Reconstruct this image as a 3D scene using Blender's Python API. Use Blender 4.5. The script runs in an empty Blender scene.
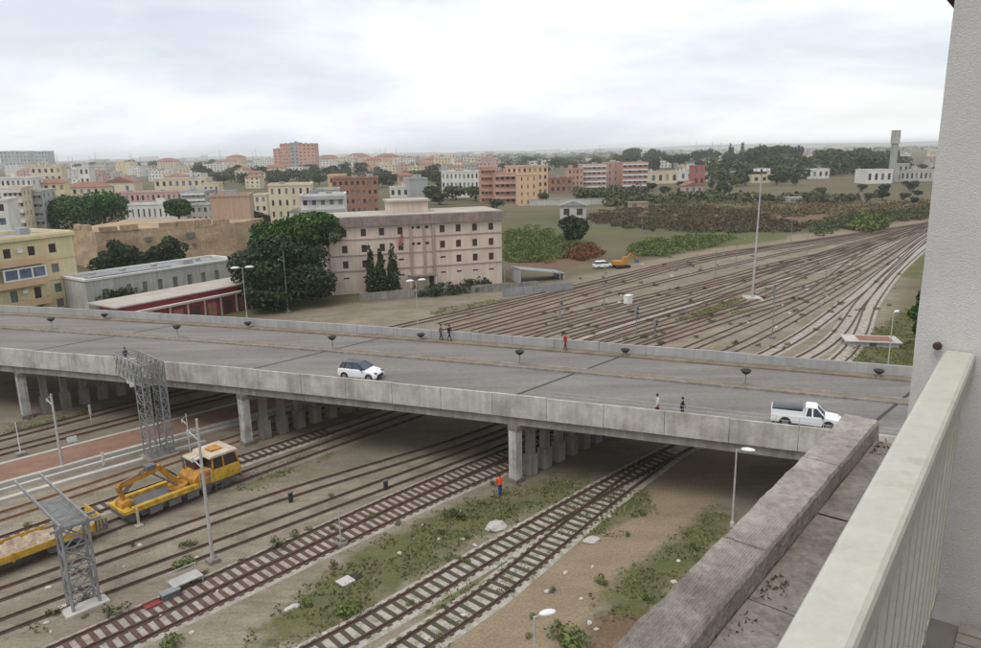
import bpy, bmesh, math, random
from mathutils import Vector, Matrix, noise
random.seed(7)
R = math.radians
sc = bpy.context.scene
col = sc.collection
PI = math.pi

# ------------------------------------------------------------------ camera
CAM_H = 25.0
FPX, CX, CY = 740.0, 490.5, 324.0
PITCH, ROLL = R(13.15), R(1.1)
Fv = Vector((0, math.cos(PITCH), -math.sin(PITCH)))
R0 = Vector((1, 0, 0)); U0 = Vector((0, math.sin(PITCH), math.cos(PITCH)))
Rv = R0 * math.cos(ROLL) - U0 * math.sin(ROLL)
Uv = U0 * math.cos(ROLL) + R0 * math.sin(ROLL)
cd = bpy.data.cameras.new('camera'); cam = bpy.data.objects.new('camera', cd); col.objects.link(cam)
cam.matrix_world = Matrix(((Rv.x, Uv.x, -Fv.x, 0), (Rv.y, Uv.y, -Fv.y, 0), (Rv.z, Uv.z, -Fv.z, CAM_H), (0, 0, 0, 1)))
cd.sensor_width = 36; cd.lens = FPX / 981 * 36; cd.clip_start = 0.05; cd.clip_end = 30000
sc.camera = cam

# ------------------------------------------------------------------ sky, sun, exposure
SUN_EL, SUN_AZ = R(60), R(215)
w = bpy.data.worlds.new('World'); sc.world = w; w.use_nodes = True
nt = w.node_tree; nt.nodes.clear()
def N(t, **k):
    n = nt.nodes.new(t)
    for a, b in k.items(): setattr(n, a, b)
    return n
out = N('ShaderNodeOutputWorld'); bg = N('ShaderNodeBackground')
sky = N('ShaderNodeTexSky', sky_type='NISHITA', sun_disc=False, sun_elevation=SUN_EL, sun_rotation=SUN_AZ)
sky.air_density = 1.0; sky.dust_density = 2.0
tc = N('ShaderNodeTexCoord')
mp = N('ShaderNodeMapping'); mp.inputs['Scale'].default_value = (1.0, 1.0, 3.0); mp.inputs['Location'].default_value = (3.1, 0.7, 0.2)
n1 = N('ShaderNodeTexNoise'); n1.inputs['Scale'].default_value = 2.3; n1.inputs['Detail'].default_value = 9; n1.inputs['Roughness'].default_value = 0.56; n1.inputs['Distortion'].default_value = 0.5
n2 = N('ShaderNodeTexNoise'); n2.inputs['Scale'].default_value = 2.6; n2.inputs['Detail'].default_value = 5; n2.inputs['Roughness'].default_value = 0.5
mp2 = N('ShaderNodeMapping'); mp2.inputs['Scale'].default_value = (1.0, 1.0, 5.5); mp2.inputs['Location'].default_value = (9.1, 4.7, 1.2)
r1 = N('ShaderNodeMapRange'); r1.inputs[1].default_value = 0.40; r1.inputs[2].default_value = 0.60; r1.inputs[3].default_value = 0.0; r1.inputs[4].default_value = 1.0
r2 = N('ShaderNodeMapRange'); r2.inputs[1].default_value = 0.30; r2.inputs[2].default_value = 0.60; r2.inputs[3].default_value = 0.72; r2.inputs[4].default_value = 1.0
cmix = N('ShaderNodeMix', data_type='RGBA'); cmix.inputs['A'].default_value = (0.80, 0.85, 0.93, 1); cmix.inputs['B'].default_value = (1.06, 1.065, 1.07, 1)
smix = N('ShaderNodeMix', data_type='RGBA')
scl = N('ShaderNodeVectorMath', operation='SCALE'); scl.inputs['Scale'].default_value = 0.11
L = nt.links.new
L(tc.outputs['Generated'], mp.inputs[0]); L(mp.outputs[0], n1.inputs['Vector'])
L(tc.outputs['Generated'], mp2.inputs[0]); L(mp2.outputs[0], n2.inputs['Vector'])
L(n1.outputs['Fac'], r1.inputs[0]); L(n2.outputs['Fac'], r2.inputs[0])
L(r1.outputs[0], cmix.inputs['Factor']); L(sky.outputs[0], scl.inputs[0])
L(r2.outputs[0], smix.inputs['Factor']); L(scl.outputs[0], smix.inputs['A']); L(cmix.outputs['Result'], smix.inputs['B'])
L(smix.outputs['Result'], bg.inputs['Color']); bg.inputs['Strength'].default_value = 0.91; L(bg.outputs[0], out.inputs['Surface'])
sd = bpy.data.lights.new('sun', 'SUN'); sd.energy = 1.5; sd.angle = R(28); sd.color = (1, 0.96, 0.9)
sun = bpy.data.objects.new('sun', sd); col.objects.link(sun)
# sky sun_rotation is measured clockwise from +Y
sdir = Vector((math.sin(SUN_AZ) * math.cos(SUN_EL), math.cos(SUN_AZ) * math.cos(SUN_EL), math.sin(SUN_EL)))
sun.rotation_euler = (-sdir).to_track_quat('-Z', 'Y').to_euler(); sun.location = (0, -50, 120)
sc.view_settings.view_transform = 'Standard'; sc.view_settings.look = 'None'
sc.view_settings.exposure = 0.22; sc.view_settings.gamma = 1.0
try: sc.view_settings.use_curve_mapping = False
except Exception: pass
sc.cycles.use_denoising = True
sc.cycles.max_bounces = 6; sc.cycles.diffuse_bounces = 2; sc.cycles.volume_bounces = 2
sc.cycles.transparent_max_bounces = 8

# ------------------------------------------------------------------ helpers
def gp(x, y, z=0.0):
    """point of the ground (or a level z) seen at photo pixel x, y"""
    d = Fv * FPX + Rv * (x - CX) - Uv * (y - CY); t = (z - CAM_H) / d.z
    return Vector((d.x * t, d.y * t, z))
def at(x, y, Y):
    d = Fv * FPX + Rv * (x - CX) - Uv * (y - CY); t = Y / d.y
    return Vector((d.x * t, Y, CAM_H + d.z * t))
CA, SA = math.cos(R(46)), math.sin(R(46))      # direction of the railway
def ts(t, s, z=0.0): return Vector((t * CA + s * SA, t * SA - s * CA, z))
UDIR = R(46)

MATS = {}
def mat(name, c1, c2=None, scale=1.0, rough=0.85, bump=0.0, fine=0.0, fscale=12.0, streak=0.0, metallic=0.0, island=0.0, spec=0.3, lo=0.35, hi=0.65, stretch=None, brick=None):
    m = bpy.data.materials.new(name); m.use_nodes = True
    t = m.node_tree; b = t.nodes['Principled BSDF']; lk = t.links.new
    b.inputs['Roughness'].default_value = rough; b.inputs['Metallic'].default_value = metallic
    b.inputs['Specular IOR Level'].default_value = spec
    def nn(k): return t.nodes.new(k)
    geo = nn('ShaderNodeNewGeometry'); pos = geo.outputs['Position']
    if stretch:
        mpn = nn('ShaderNodeMapping'); mpn.inputs['Scale'].default_value = stretch; lk(pos, mpn.inputs[0]); pos = mpn.outputs[0]
    no = nn('ShaderNodeTexNoise'); no.inputs['Scale'].default_value = scale; no.inputs['Detail'].default_value = 6; no.inputs['Roughness'].default_value = 0.6
    lk(pos, no.inputs['Vector'])
    mr = nn('ShaderNodeMapRange'); mr.inputs[1].default_value = lo; mr.inputs[2].default_value = hi; lk(no.outputs['Fac'], mr.inputs[0])
    mx = nn('ShaderNodeMix'); mx.data_type = 'RGBA'; mx.inputs['A'].default_value = (*c1, 1); mx.inputs['B'].default_value = (*(c2 or [x * 0.8 for x in c1]), 1)
    lk(mr.outputs[0], mx.inputs['Factor']); res = mx.outputs['Result']
    def mul(fac_socket, a, bb, src):
        r_ = nn('ShaderNodeMapRange'); r_.inputs[1].default_value = 0.3; r_.inputs[2].default_value = 0.7; r_.inputs[3].default_value = a; r_.inputs[4].default_value = bb
        lk(fac_socket, r_.inputs[0])
        v = nn('ShaderNodeVectorMath'); v.operation = 'SCALE'; lk(src, v.inputs[0]); lk(r_.outputs[0], v.inputs['Scale']); return v.outputs[0]
    if fine:
        f = nn('ShaderNodeTexNoise'); f.inputs['Scale'].default_value = fscale; f.inputs['Detail'].default_value = 5; f.inputs['Roughness'].default_value = 0.7
        lk(geo.outputs['Position'], f.inputs['Vector']); res = mul(f.outputs['Fac'], 1 - fine, 1 + fine, res)
    if streak:
        mpn = nn('ShaderNodeMapping'); mpn.inputs['Scale'].default_value = (1.6, 1.6, 0.12); lk(geo.outputs['Position'], mpn.inputs[0])
        f = nn('ShaderNodeTexNoise'); f.inputs['Scale'].default_value = 1.5; f.inputs['Detail'].default_value = 5; lk(mpn.outputs[0], f.inputs['Vector'])
        res = mul(f.outputs['Fac'], 1 - streak, 1 + streak * 0.6, res)
    if island:
        r_ = nn('ShaderNodeMapRange'); r_.inputs[3].default_value = 1 - island; r_.inputs[4].default_value = 1 + island
        lk(geo.outputs['Random Per Island'], r_.inputs[0])
        v = nn('ShaderNodeVectorMath'); v.operation = 'SCALE'; lk(res, v.inputs[0]); lk(r_.outputs[0], v.inputs['Scale']); res = v.outputs[0]
    lk(res, b.inputs['Base Color'])
    if bump:
        f = nn('ShaderNodeTexNoise'); f.inputs['Scale'].default_value = fscale * 1.5; f.inputs['Detail'].default_value = 4; lk(geo.outputs['Position'], f.inputs['Vector'])
        bp = nn('ShaderNodeBump'); bp.inputs['Strength'].default_value = bump; bp.inputs['Distance'].default_value = 0.02; lk(f.outputs['Fac'], bp.inputs['Height']); lk(bp.outputs[0], b.inputs['Normal'])
    MATS[name] = m
    return m

class MB:
    """collects simple solids into one mesh"""
    def __init__(s): s.v = []; s.f = []; s.m = []
    def raw(s, vs, fs, mi=0):
        o = len(s.v); s.v += [tuple(p) for p in vs]; s.f += [tuple(i + o for i in f) for f in fs]; s.m += [mi] * len(fs); return s
    def quad(s, a, b, c, d, mi=0): return s.raw([a, b, c, d], [(0, 1, 2, 3)], mi)
    def box(s, c, d, rz=0.0, mi=0):
        hx, hy, hz = d[0] / 2, d[1] / 2, d[2] / 2; ca, sa = math.cos(rz), math.sin(rz)
        vs = [(c[0] + x * ca - y * sa, c[1] + x * sa + y * ca, c[2] + z) for z in (-hz, hz) for x, y in ((-hx, -hy), (hx, -hy), (hx, hy), (-hx, hy))]
        return s.raw(vs, [(3, 2, 1, 0), (4, 5, 6, 7), (0, 1, 5, 4), (1, 2, 6, 5), (2, 3, 7, 6), (3, 0, 4, 7)], mi)
    def bx(s, x0, x1, y0, y1, z0, z1, mi=0): return s.box(((x0 + x1) / 2, (y0 + y1) / 2, (z0 + z1) / 2), (x1 - x0, y1 - y0, z1 - z0), 0, mi)
    def bar(s, p, q, wd, ht=None, mi=0):
        p, q = Vector(p), Vector(q); ht = ht or wd; d = (q - p).normalized()
        up = Vector((0, 0, 1)) if abs(d.z) < 0.95 else Vector((0, 1, 0)); r = d.cross(up).normalized(); u = r.cross(d)
        vs = [e + r * a * wd / 2 + u * b * ht / 2 for e in (p, q) for a, b in ((-1, -1), (1, -1), (1, 1), (-1, 1))]
        return s.raw(vs, [(0, 1, 2, 3), (7, 6, 5, 4), (0, 4, 5, 1), (1, 5, 6, 2), (2, 6, 7, 3), (3, 7, 4, 0)], mi)
    def tube(s, p, q, r0, r1=None, n=10, mi=0, caps=True):
        p, q = Vector(p), Vector(q); r1 = r0 if r1 is None else r1; d = (q - p).normalized()
        up = Vector((0, 0, 1)) if abs(d.z) < 0.95 else Vector((1, 0, 0)); a = d.cross(up).normalized(); b = a.cross(d)
        vs = []
        for e, rr in ((p, r0), (q, r1)):
            for i in range(n):
                th = 2 * PI * i / n; vs.append(e + (a * math.cos(th) + b * math.sin(th)) * rr)
        fs = [(i, i + n, (i + 1) % n + n, (i + 1) % n) for i in range(n)]
        if caps: fs += [tuple(range(n)), tuple(range(2 * n - 1, n - 1, -1))]
        return s.raw(vs, fs, mi)
    def lathe(s, c, prof, n=14, mi=0):
        vs = []; k = len(prof)
        for r, z in prof:
            for i in range(n): vs.append((c[0] + r * math.cos(2 * PI * i / n), c[1] + r * math.sin(2 * PI * i / n), c[2] + z))
        fs = [(j * n + i, j * n + (i + 1) % n, (j + 1) * n + (i + 1) % n, (j + 1) * n + i) for j in range(k - 1) for i in range(n)]
        fs += [tuple(range(n - 1, -1, -1)), tuple(range((k - 1) * n, k * n))]
        return s.raw(vs, fs, mi)
    def prism(s, pts, y0, y1, mi=0):
        """outline in x,z extruded along y"""
        n = len(pts); vs = [(x, y0, z) for x, z in pts] + [(x, y1, z) for x, z in pts]
        fs = [tuple(range(n)), tuple(range(2 * n - 1, n - 1, -1))] + [(i, i + n, (i + 1) % n + n, (i + 1) % n) for i in range(n)]
        return s.raw(vs, fs, mi)
    def mesh(s, name, *mats, smooth=False):
        me = bpy.data.meshes.new(name); me.from_pydata(s.v, [], s.f)
        for m in mats: me.materials.append(MATS[m] if isinstance(m, str) else m)
        if any(s.m): me.polygons.foreach_set('material_index', s.m)
        if smooth: me.polygons.foreach_set('use_smooth', [True] * len(s.f))
        me.update(); return me
    def build(s, name, m, parent=None, smooth=False, **k):
        ms = m if isinstance(m, (list, tuple)) else [m]
        return put(name, s.mesh(name, *ms, smooth=smooth), parent, **k)
def put(name, me, parent=None, loc=None, rz=None, scale=None):
    o = bpy.data.objects.new(name, me); col.objects.link(o)
    if parent: o.parent = parent
    if loc is not None: o.location = loc
    if rz is not None: o.rotation_euler = (0, 0, rz)
    if scale is not None: o.scale = scale
    return o
def tag(o, label=None, cat=None, group=None, kind=None):
    if label: o['label'] = label
    if cat: o['category'] = cat
    if group: o['group'] = group
    if kind: o['kind'] = kind
    return o
def thing(name, label, cat, loc=(0, 0, 0), rz=0.0, group=None):
    o = bpy.data.objects.new(name, None); col.objects.link(o); o.empty_display_size = 0.3
    o.location = loc; o.rotation_euler = (0, 0, rz); return tag(o, label, cat, group)
def copy_tree(o, parent=None):
    c = o.copy(); col.objects.link(c)
    if parent: c.parent = parent
    for ch in o.children: copy_tree(ch, c)
    return c
def lerp(a, b, t): return a + (b - a) * t

# ------------------------------------------------------------------ materials
mat('asphalt', (0.150, 0.140, 0.132), (0.212, 0.198, 0.186), 0.5, 0.9, 0.15, 0.12, 5, stretch=(0.16, 1.0, 1), streak=0.10)
mat('joint_tar', (0.06, 0.057, 0.055), None, 2, 0.9)
mat('median_dirt', (0.155, 0.125, 0.09), (0.22, 0.19, 0.145), 0.8, 0.95, 0.3, 0.2, 8)
mat('concrete_pale', (0.47, 0.455, 0.42), (0.29, 0.275, 0.25), 0.55, 0.9, 0.15, 0.10, 5, streak=0.16)
mat('concrete_inner', (0.36, 0.36, 0.36), (0.30, 0.30, 0.30), 0.3, 0.9, 0.1, 0.06, 5, streak=0.12)
mat('concrete_grey', (0.27, 0.255, 0.23), (0.19, 0.175, 0.155), 0.6, 0.92, 0.2, 0.12, 5, streak=0.25)
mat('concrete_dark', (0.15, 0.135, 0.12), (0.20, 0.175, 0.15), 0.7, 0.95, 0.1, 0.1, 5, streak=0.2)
mat('whitewash', (0.50, 0.49, 0.47), (0.30, 0.29, 0.27), 1.2, 0.9, 0.1, 0.12, 6, streak=0.3)
mat('rust_orange', (0.20, 0.10, 0.05), (0.14, 0.075, 0.045), 2, 0.8)
mat('rust_rail', (0.060, 0.036, 0.026), (0.095, 0.058, 0.04), 3, 0.75, 0, 0.1, 10)
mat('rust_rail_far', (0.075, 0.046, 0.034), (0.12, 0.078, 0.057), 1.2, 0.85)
mat('sleeper_wood', (0.075, 0.045, 0.034), (0.12, 0.075, 0.058), 2.5, 0.9, 0.1, 0.15, 10)
mat('sleeper_mossy', (0.075, 0.058, 0.042), (0.06, 0.065, 0.035), 1.4, 0.9, 0.1, 0.15, 10)
mat('ballast_pale', (0.37, 0.335, 0.29), (0.235, 0.21, 0.175), 1.2, 0.95, 0.5, 0.22, 9)
mat('ballast_grown', (0.37, 0.34, 0.295), (0.15, 0.155, 0.085), 1.6, 0.95, 0.5, 0.25, 9, lo=0.45, hi=0.7)
mat('ballast_tan', (0.265, 0.228, 0.175), (0.155, 0.134, 0.098), 0.45, 0.95, 0.5, 0.22, 7)
mat('ballast_brown', (0.15, 0.112, 0.085), (0.235, 0.195, 0.15), 0.22, 0.95, 0.3, 0.15, 5)
mat('brick_paving', (0.20, 0.115, 0.08), (0.25, 0.15, 0.105), 0.7, 0.9, 0.1, 0.12, 9)
mat('platform_edge', (0.48, 0.46, 0.42), (0.38, 0.36, 0.32), 0.6, 0.9, 0, 0.1, 6)
mat('steel_grey', (0.27, 0.275, 0.28), (0.19, 0.19, 0.19), 1.5, 0.6, 0, 0.08, 8, metallic=0.2)
mat('steel_dark', (0.16, 0.165, 0.17), (0.11, 0.11, 0.115), 2, 0.65, 0, 0.1, 8, metallic=0.2)
mat('steel_pale', (0.42, 0.42, 0.40), (0.33, 0.32, 0.30), 1.5, 0.6, 0, 0.08, 8)
mat('lamp_white', (0.72, 0.73, 0.73), (0.62, 0.63, 0.63), 4, 0.5)
mat('white_paint', (0.74, 0.74, 0.73), (0.62, 0.62, 0.6), 4, 0.6)
mat('black_plastic', (0.022, 0.022, 0.024), (0.04, 0.04, 0.042), 6, 0.7)
mat('car_white', (0.78, 0.79, 0.80), (0.74, 0.75, 0.76), 1, 0.25, spec=0.5)
mat('car_black', (0.022, 0.025, 0.038), (0.03, 0.034, 0.05), 1, 0.3, spec=0.5)
mat('car_glass', (0.03, 0.045, 0.06), (0.05, 0.06, 0.08), 1, 0.08, spec=0.6)
mat('tyre', (0.02, 0.02, 0.02), (0.03, 0.03, 0.03), 6, 0.85)
mat('rim', (0.35, 0.35, 0.36), (0.28, 0.28, 0.29), 6, 0.4, metallic=0.6)
mat('tail_red', (0.4, 0.02, 0.02), None, 4, 0.3)
mat('crane_yellow', (0.52, 0.33, 0.04), (0.30, 0.17, 0.035), 1.8, 0.6, 0, 0.2, 5, streak=0.25, lo=0.45, hi=0.75)
mat('crane_orange', (0.46, 0.22, 0.035), (0.22, 0.10, 0.03), 1.8, 0.6, 0, 0.2, 5, streak=0.25, lo=0.45, hi=0.75)
mat('cream_cab', (0.52, 0.47, 0.38), (0.40, 0.31, 0.22), 1.8, 0.6, 0, 0.1, 6)
mat('load_pale', (0.42, 0.34, 0.25), (0.26, 0.20, 0.15), 2.0, 0.9, 0.2, 0.2, 6)
mat('cream_rail', (0.50, 0.49, 0.42), (0.33, 0.30, 0.235), 7, 0.55, 0.08, 0.08, 24, spec=0.4, lo=0.63, hi=0.80)
mat('stucco', (0.60, 0.59, 0.575), (0.49, 0.48, 0.47), 1.6, 0.95, 0.28, 0.07, 150, streak=0.12)
mat('coping', (0.39, 0.36, 0.325), (0.25, 0.228, 0.203), 2.6, 0.95, 0.8, 0.25, 16)
mat('gutter_floor', (0.25, 0.228, 0.198), (0.16, 0.142, 0.12), 2.4, 0.95, 0.8, 0.32, 18)
mat('floor_tile', (0.27, 0.245, 0.215), (0.22, 0.2, 0.175), 6, 0.8, 0.1, 0.15, 20)
mat('brown_trim', (0.07, 0.045, 0.035), (0.05, 0.03, 0.025), 5, 0.6)
mat('pink_wall', (0.61, 0.50, 0.41), (0.51, 0.415, 0.34), 0.25, 0.9, 0.05, 0.06, 3, streak=0.12)
mat('band_grey', (0.34, 0.27, 0.23), (0.28, 0.22, 0.19), 0.6, 0.9)
mat('mauve_fascia', (0.27, 0.21, 0.19), (0.20, 0.155, 0.14), 0.6, 0.9, 0, 0.1, 3, streak=0.2)
mat('roof_pale', (0.43, 0.39, 0.335), (0.34, 0.305, 0.26), 0.3, 0.95, 0, 0.1, 2)
mat('roof_grey', (0.30, 0.30, 0.31), (0.22, 0.22, 0.23), 0.3, 0.9, 0, 0.12, 2)
mat('pane_dark', (0.045, 0.03, 0.028), (0.075, 0.05, 0.045), 0.7, 0.35)
mat('pane_blue', (0.16, 0.20, 0.26), (0.08, 0.10, 0.14), 0.8, 0.2)
mat('shutter_green', (0.09, 0.17, 0.12), (0.13, 0.2, 0.16), 0.8, 0.6)
mat('shutter_pale', (0.34, 0.31, 0.26), (0.26, 0.24, 0.2), 0.8, 0.7)
mat('shutter_grey', (0.20, 0.215, 0.20), (0.15, 0.16, 0.15), 0.8, 0.6)
mat('yellow_wall', (0.66, 0.58, 0.36), (0.58, 0.50, 0.30), 0.3, 0.9, 0, 0.05, 3, streak=0.08)
mat('peach_trim', (0.60, 0.42, 0.26), (0.52, 0.36, 0.22), 0.5, 0.9)
mat('stone_tan', (0.40, 0.295, 0.19), (0.30, 0.21, 0.135), 0.25, 0.95, 0.3, 0.22, 1.6, streak=0.15)
mat('grey_white_wall', (0.47, 0.465, 0.43), (0.38, 0.375, 0.345), 0.3, 0.9, 0, 0.08, 3, streak=0.2)
mat('red_wall', (0.24, 0.045, 0.04), (0.17, 0.035, 0.03), 0.5, 0.85, 0, 0.15, 4)
mat('tan_blank', (0.42, 0.30, 0.225), (0.37, 0.265, 0.2), 0.15, 0.9, 0, 0.05, 2, streak=0.12)
mat('white_wall', (0.66, 0.65, 0.62), (0.56, 0.55, 0.52), 0.2, 0.9, streak=0.1)
mat('cream_wall', (0.62, 0.54, 0.40), (0.53, 0.46, 0.34), 0.2, 0.9, streak=0.12)
mat('salmon_wall', (0.47, 0.28, 0.21), (0.40, 0.24, 0.18), 0.15, 0.9, streak=0.08)
mat('peach_wall', (0.60, 0.42, 0.27), (0.53, 0.37, 0.24), 0.15, 0.9, streak=0.08)
mat('rose_wall', (0.52, 0.36, 0.32), (0.45, 0.31, 0.275), 0.15, 0.9, streak=0.08)
mat('tower_pink', (0.55, 0.33, 0.26), (0.48, 0.29, 0.23), 0.05, 0.9)
mat('brick_orange', (0.30, 0.16, 0.115), (0.24, 0.13, 0.09), 0.3, 0.9, 0, 0.1, 3)
mat('bright_red', (0.36, 0.14, 0.115), (0.30, 0.115, 0.095), 0.2, 0.9)
mat('roof_tile_red', (0.28, 0.14, 0.10), (0.22, 0.11, 0.08), 0.4, 0.9, 0, 0.15, 2)
mat('grey_wall', (0.38, 0.38, 0.39), (0.32, 0.32, 0.33), 0.2, 0.9, streak=0.1)
mat('bark', (0.085, 0.065, 0.05), (0.055, 0.042, 0.034), 3, 0.95)
mat('leaf_dark', (0.024, 0.039, 0.021), (0.046, 0.064, 0.028), 0.35, 0.8, island=0.6, spec=0.15)
mat('leaf_pine', (0.05, 0.105, 0.022), (0.032, 0.07, 0.018), 0.3, 0.8, island=0.45, spec=0.15)
mat('leaf_olive', (0.092, 0.098, 0.046), (0.062, 0.075, 0.034), 0.2, 0.85, island=0.4, spec=0.1)
mat('leaf_green', (0.115, 0.145, 0.042), (0.085, 0.11, 0.035), 0.25, 0.8, island=0.4, spec=0.15)
mat('leaf_brown', (0.105, 0.072, 0.045), (0.075, 0.066, 0.038), 0.12, 0.9, island=0.4, spec=0.1)
mat('leaf_tan', (0.17, 0.13, 0.07), (0.11, 0.10, 0.05), 0.05, 0.9, island=0.3, spec=0.1)
mat('leaf_rust', (0.17, 0.065, 0.03), (0.10, 0.055, 0.025), 0.3, 0.9, island=0.35, spec=0.1)
mat('leaf_far', (0.048, 0.062, 0.036), (0.078, 0.088, 0.046), 0.03, 0.9, island=0.35, spec=0.05)
mat('grass', (0.125, 0.14, 0.055), (0.175, 0.165, 0.08), 0.4, 0.9, island=0.35, spec=0.1)
mat('hill_far', (0.16, 0.17, 0.17), (0.24, 0.24, 0.235), 0.01, 1.0)
mat('skin', (0.42, 0.25, 0.18), None, 8, 0.6)
mat('hair', (0.025, 0.018, 0.015), None, 8, 0.7)
for n_, c_ in dict(cloth_black=(0.02, 0.02, 0.022), cloth_dark=(0.035, 0.03, 0.04), cloth_red=(0.45, 0.03, 0.03), cloth_white=(0.6, 0.58, 0.57), cloth_maroon=(0.14, 0.03, 0.035), cloth_orange=(0.75, 0.09, 0.03), cloth_blue=(0.03, 0.06, 0.2), cloth_grey=(0.15, 0.15, 0.16)).items():
    mat(n_, c_, None, 6, 0.9)

# ------------------------------------------------------------------ ground
import numpy as np
def axis(segs):
    o = []
    for a, b, st in segs: o += list(np.arange(a, b, st))
    return np.array(o)
gx = np.concatenate([-np.geomspace(9000, 95, 40), axis([(-90, 62, 1.0), (62, 170, 2.0)]), np.geomspace(172, 9000, 40)])
gy = np.concatenate([-np.geomspace(900, 20, 14), axis([(-10, 20, 5.0), (20, 125, 1.0), (125, 270, 2.0)]), np.geomspace(272, 12000, 55)])
GX, GY = np.meshgrid(gx, gy)
def inside(poly):
    m = np.zeros(GX.shape, bool); n = len(poly)
    for i in range(n):
        x0, y0 = poly[i][:2]; x1, y1 = poly[(i + 1) % n][:2]
        if y0 == y1: continue
        c = ((y0 > GY) != (y1 > GY)) & (GX < (x1 - x0) * (GY - y0) / (y1 - y0) + x0); m ^= c
    return m
def pix(*pp): return [gp(x, y) for x, y in pp]
zg = np.zeros(GX.shape); zp = np.zeros(GX.shape); zr = np.zeros(GX.shape); zw = np.zeros(GX.shape)
T_ = GX * CA + GY * SA; S_ = GX * SA - GY * CA
# open country beyond the yard
edge = np.interp(T_, [-50, 70, 100, 130, 160, 200, 280, 420, 900], [-120, -104, -92, -89, -86, -83, -66, -80, -95])
edge2 = np.interp(T_, [-50, 60, 86, 128, 165, 240, 420, 900], [20, -12, -22, -34, -40, -50, -60, -70])
zw[(S_ < edge) | (S_ > edge2) & (T_ > 60) | (GY < 5)] = 1.0
zw[(T_ > 430)] = 1.0
for po, v in [
    (pix((235, 648), (300, 590), (380, 535), (470, 498), (560, 476), (600, 470), (560, 498), (490, 530), (400, 590), (330, 640)), 0.85),
    (pix((540, 520), (580, 495), (640, 478), (650, 505), (610, 530), (560, 545)), 0.95),
    (pix((500, 490), (560, 478), (590, 480), (530, 510)), 0.85),
    (pix((420, 610), (470, 575), (520, 545), (560, 552), (500, 600), (440, 648)), 0.8),
    (pix((590, 600), (640, 560), (700, 512), (735, 505), (738, 520), (700, 580), (660, 610), (600, 625)), 0.9),
    (pix((670, 322), (690, 302), (745, 297), (752, 310), (710, 322)), 0.8),
    (pix((838, 362), (850, 345), (870, 330), (925, 300), (925, 368)), 0.85),
    (pix((895, 275), (930, 245), (940, 262), (925, 282)), 0.9),
    (pix((425, 318), (440, 308), (500, 298), (520, 300), (470, 315)), 0.55),
    (pix((505, 255), (505, 225), (560, 228), (600, 240), (600, 252)), 0.9),
    (pix((630, 255), (640, 240), (720, 232), (790, 230), (790, 240), (700, 250)), 0.85),
    (pix((500, 205), (640, 195), (760, 195), (760, 203), (620, 208)), 0.7),
    (pix((790, 205), (880, 196), (940, 190), (940, 200), (860, 207)), 0.6),
    (pix((0, 445), (0, 425), (60, 410), (150, 395), (150, 405), (60, 428)), 0.5),
    (pix((200, 498), (235, 478), (330, 440), (340, 450), (260, 490)), 0.7),
    (pix((-40, 648), (20, 600), (90, 600), (60, 648)), 0.35)]:
    zg[inside(po)] = v
for po in [pix((440, 660), (520, 592), (600, 530), (652, 490), (672, 452), (770, 448), (725, 490), (640, 565), (585, 610), (545, 660))]:
    zp[inside(po)] = 1.0
for po in [pix((610, 268), (760, 239), (940, 217), (940, 222), (760, 246), (620, 274)), pix((470, 322), (620, 286), (700, 268), (702, 273), (620, 293), (480, 330)), pix((495, 200), (610, 197), (612, 204), (500, 208))]:
    zp[inside(po)] = 0.45; zw[inside(po)] = 0
for po in [pix((575, 640), (605, 602), (650, 585), (668, 600), (630, 648), (580, 660)), pix((600, 215), (640, 207), (760, 213), (940, 210), (800, 226), (640, 224)), pix((505, 262), (545, 250), (600, 258), (560, 275))]:
    zr[inside(po)] = 0.9
def blur(a):
    b = a.copy(); b[1:-1, 1:-1] = (a[1:-1, 1:-1] * 2 + a[:-2, 1:-1] + a[2:, 1:-1] + a[1:-1, :-2] + a[1:-1, 2:]) / 6; return b
zg, zp, zr, zw = [blur(blur(a)) for a in (zg, zp, zr, zw)]
ny, nx = GX.shape
gv = np.stack([GX.ravel(), GY.ravel(), np.zeros(GX.size)], 1)
idx = np.arange(GX.size).reshape(ny, nx)
gf = np.stack([idx[:-1, :-1].ravel(), idx[:-1, 1:].ravel(), idx[1:, 1:].ravel(), idx[1:, :-1].ravel()], 1)
gm = bpy.data.meshes.new('ground'); gm.from_pydata(gv.tolist(), [], gf.tolist())
ca_ = gm.color_attributes.new('zone', 'FLOAT_COLOR', 'POINT')
ca_.data.foreach_set('color', np.stack([zg.ravel(), zp.ravel(), zr.ravel(), zw.ravel()], 1).astype(np.float32).ravel())
m = bpy.data.materials.new('ground'); m.use_nodes = True; t = m.node_tree; lk = t.links.new; b = t.nodes['Principled BSDF']; b.inputs['Roughness'].default_value = 0.95; b.inputs['Specular IOR Level'].default_value = 0.1
def nn(k): return t.nodes.new(k)
geo = nn('ShaderNodeNewGeometry'); att = nn('ShaderNodeVertexColor'); att.layer_name = 'zone'; sep = nn('ShaderNodeSeparateColor'); lk(att.outputs['Color'], sep.inputs[0])
def noi(sc_, det=6, rot=None):
    n = nn('ShaderNodeTexNoise'); n.inputs['Scale'].default_value = sc_; n.inputs['Detail'].default_value = det; n.inputs['Roughness'].default_value = 0.62
    if rot:
        q = nn('ShaderNodeMapping'); q.inputs['Rotation'].default_value = (0, 0, -UDIR); q.inputs['Scale'].default_value = rot; lk(geo.outputs['Position'], q.inputs[0]); lk(q.outputs[0], n.inputs['Vector'])
    else: lk(geo.outputs['Position'], n.inputs['Vector'])
    return n.outputs['Fac']
def rng(s_, a, b_, c=0.0, d=1.0):
    r_ = nn('ShaderNodeMapRange'); r_.inputs[1].default_value = a; r_.inputs[2].default_value = b_; r_.inputs[3].default_value = c; r_.inputs[4].default_value = d; lk(s_, r_.inputs[0]); return r_.outputs[0]
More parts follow.
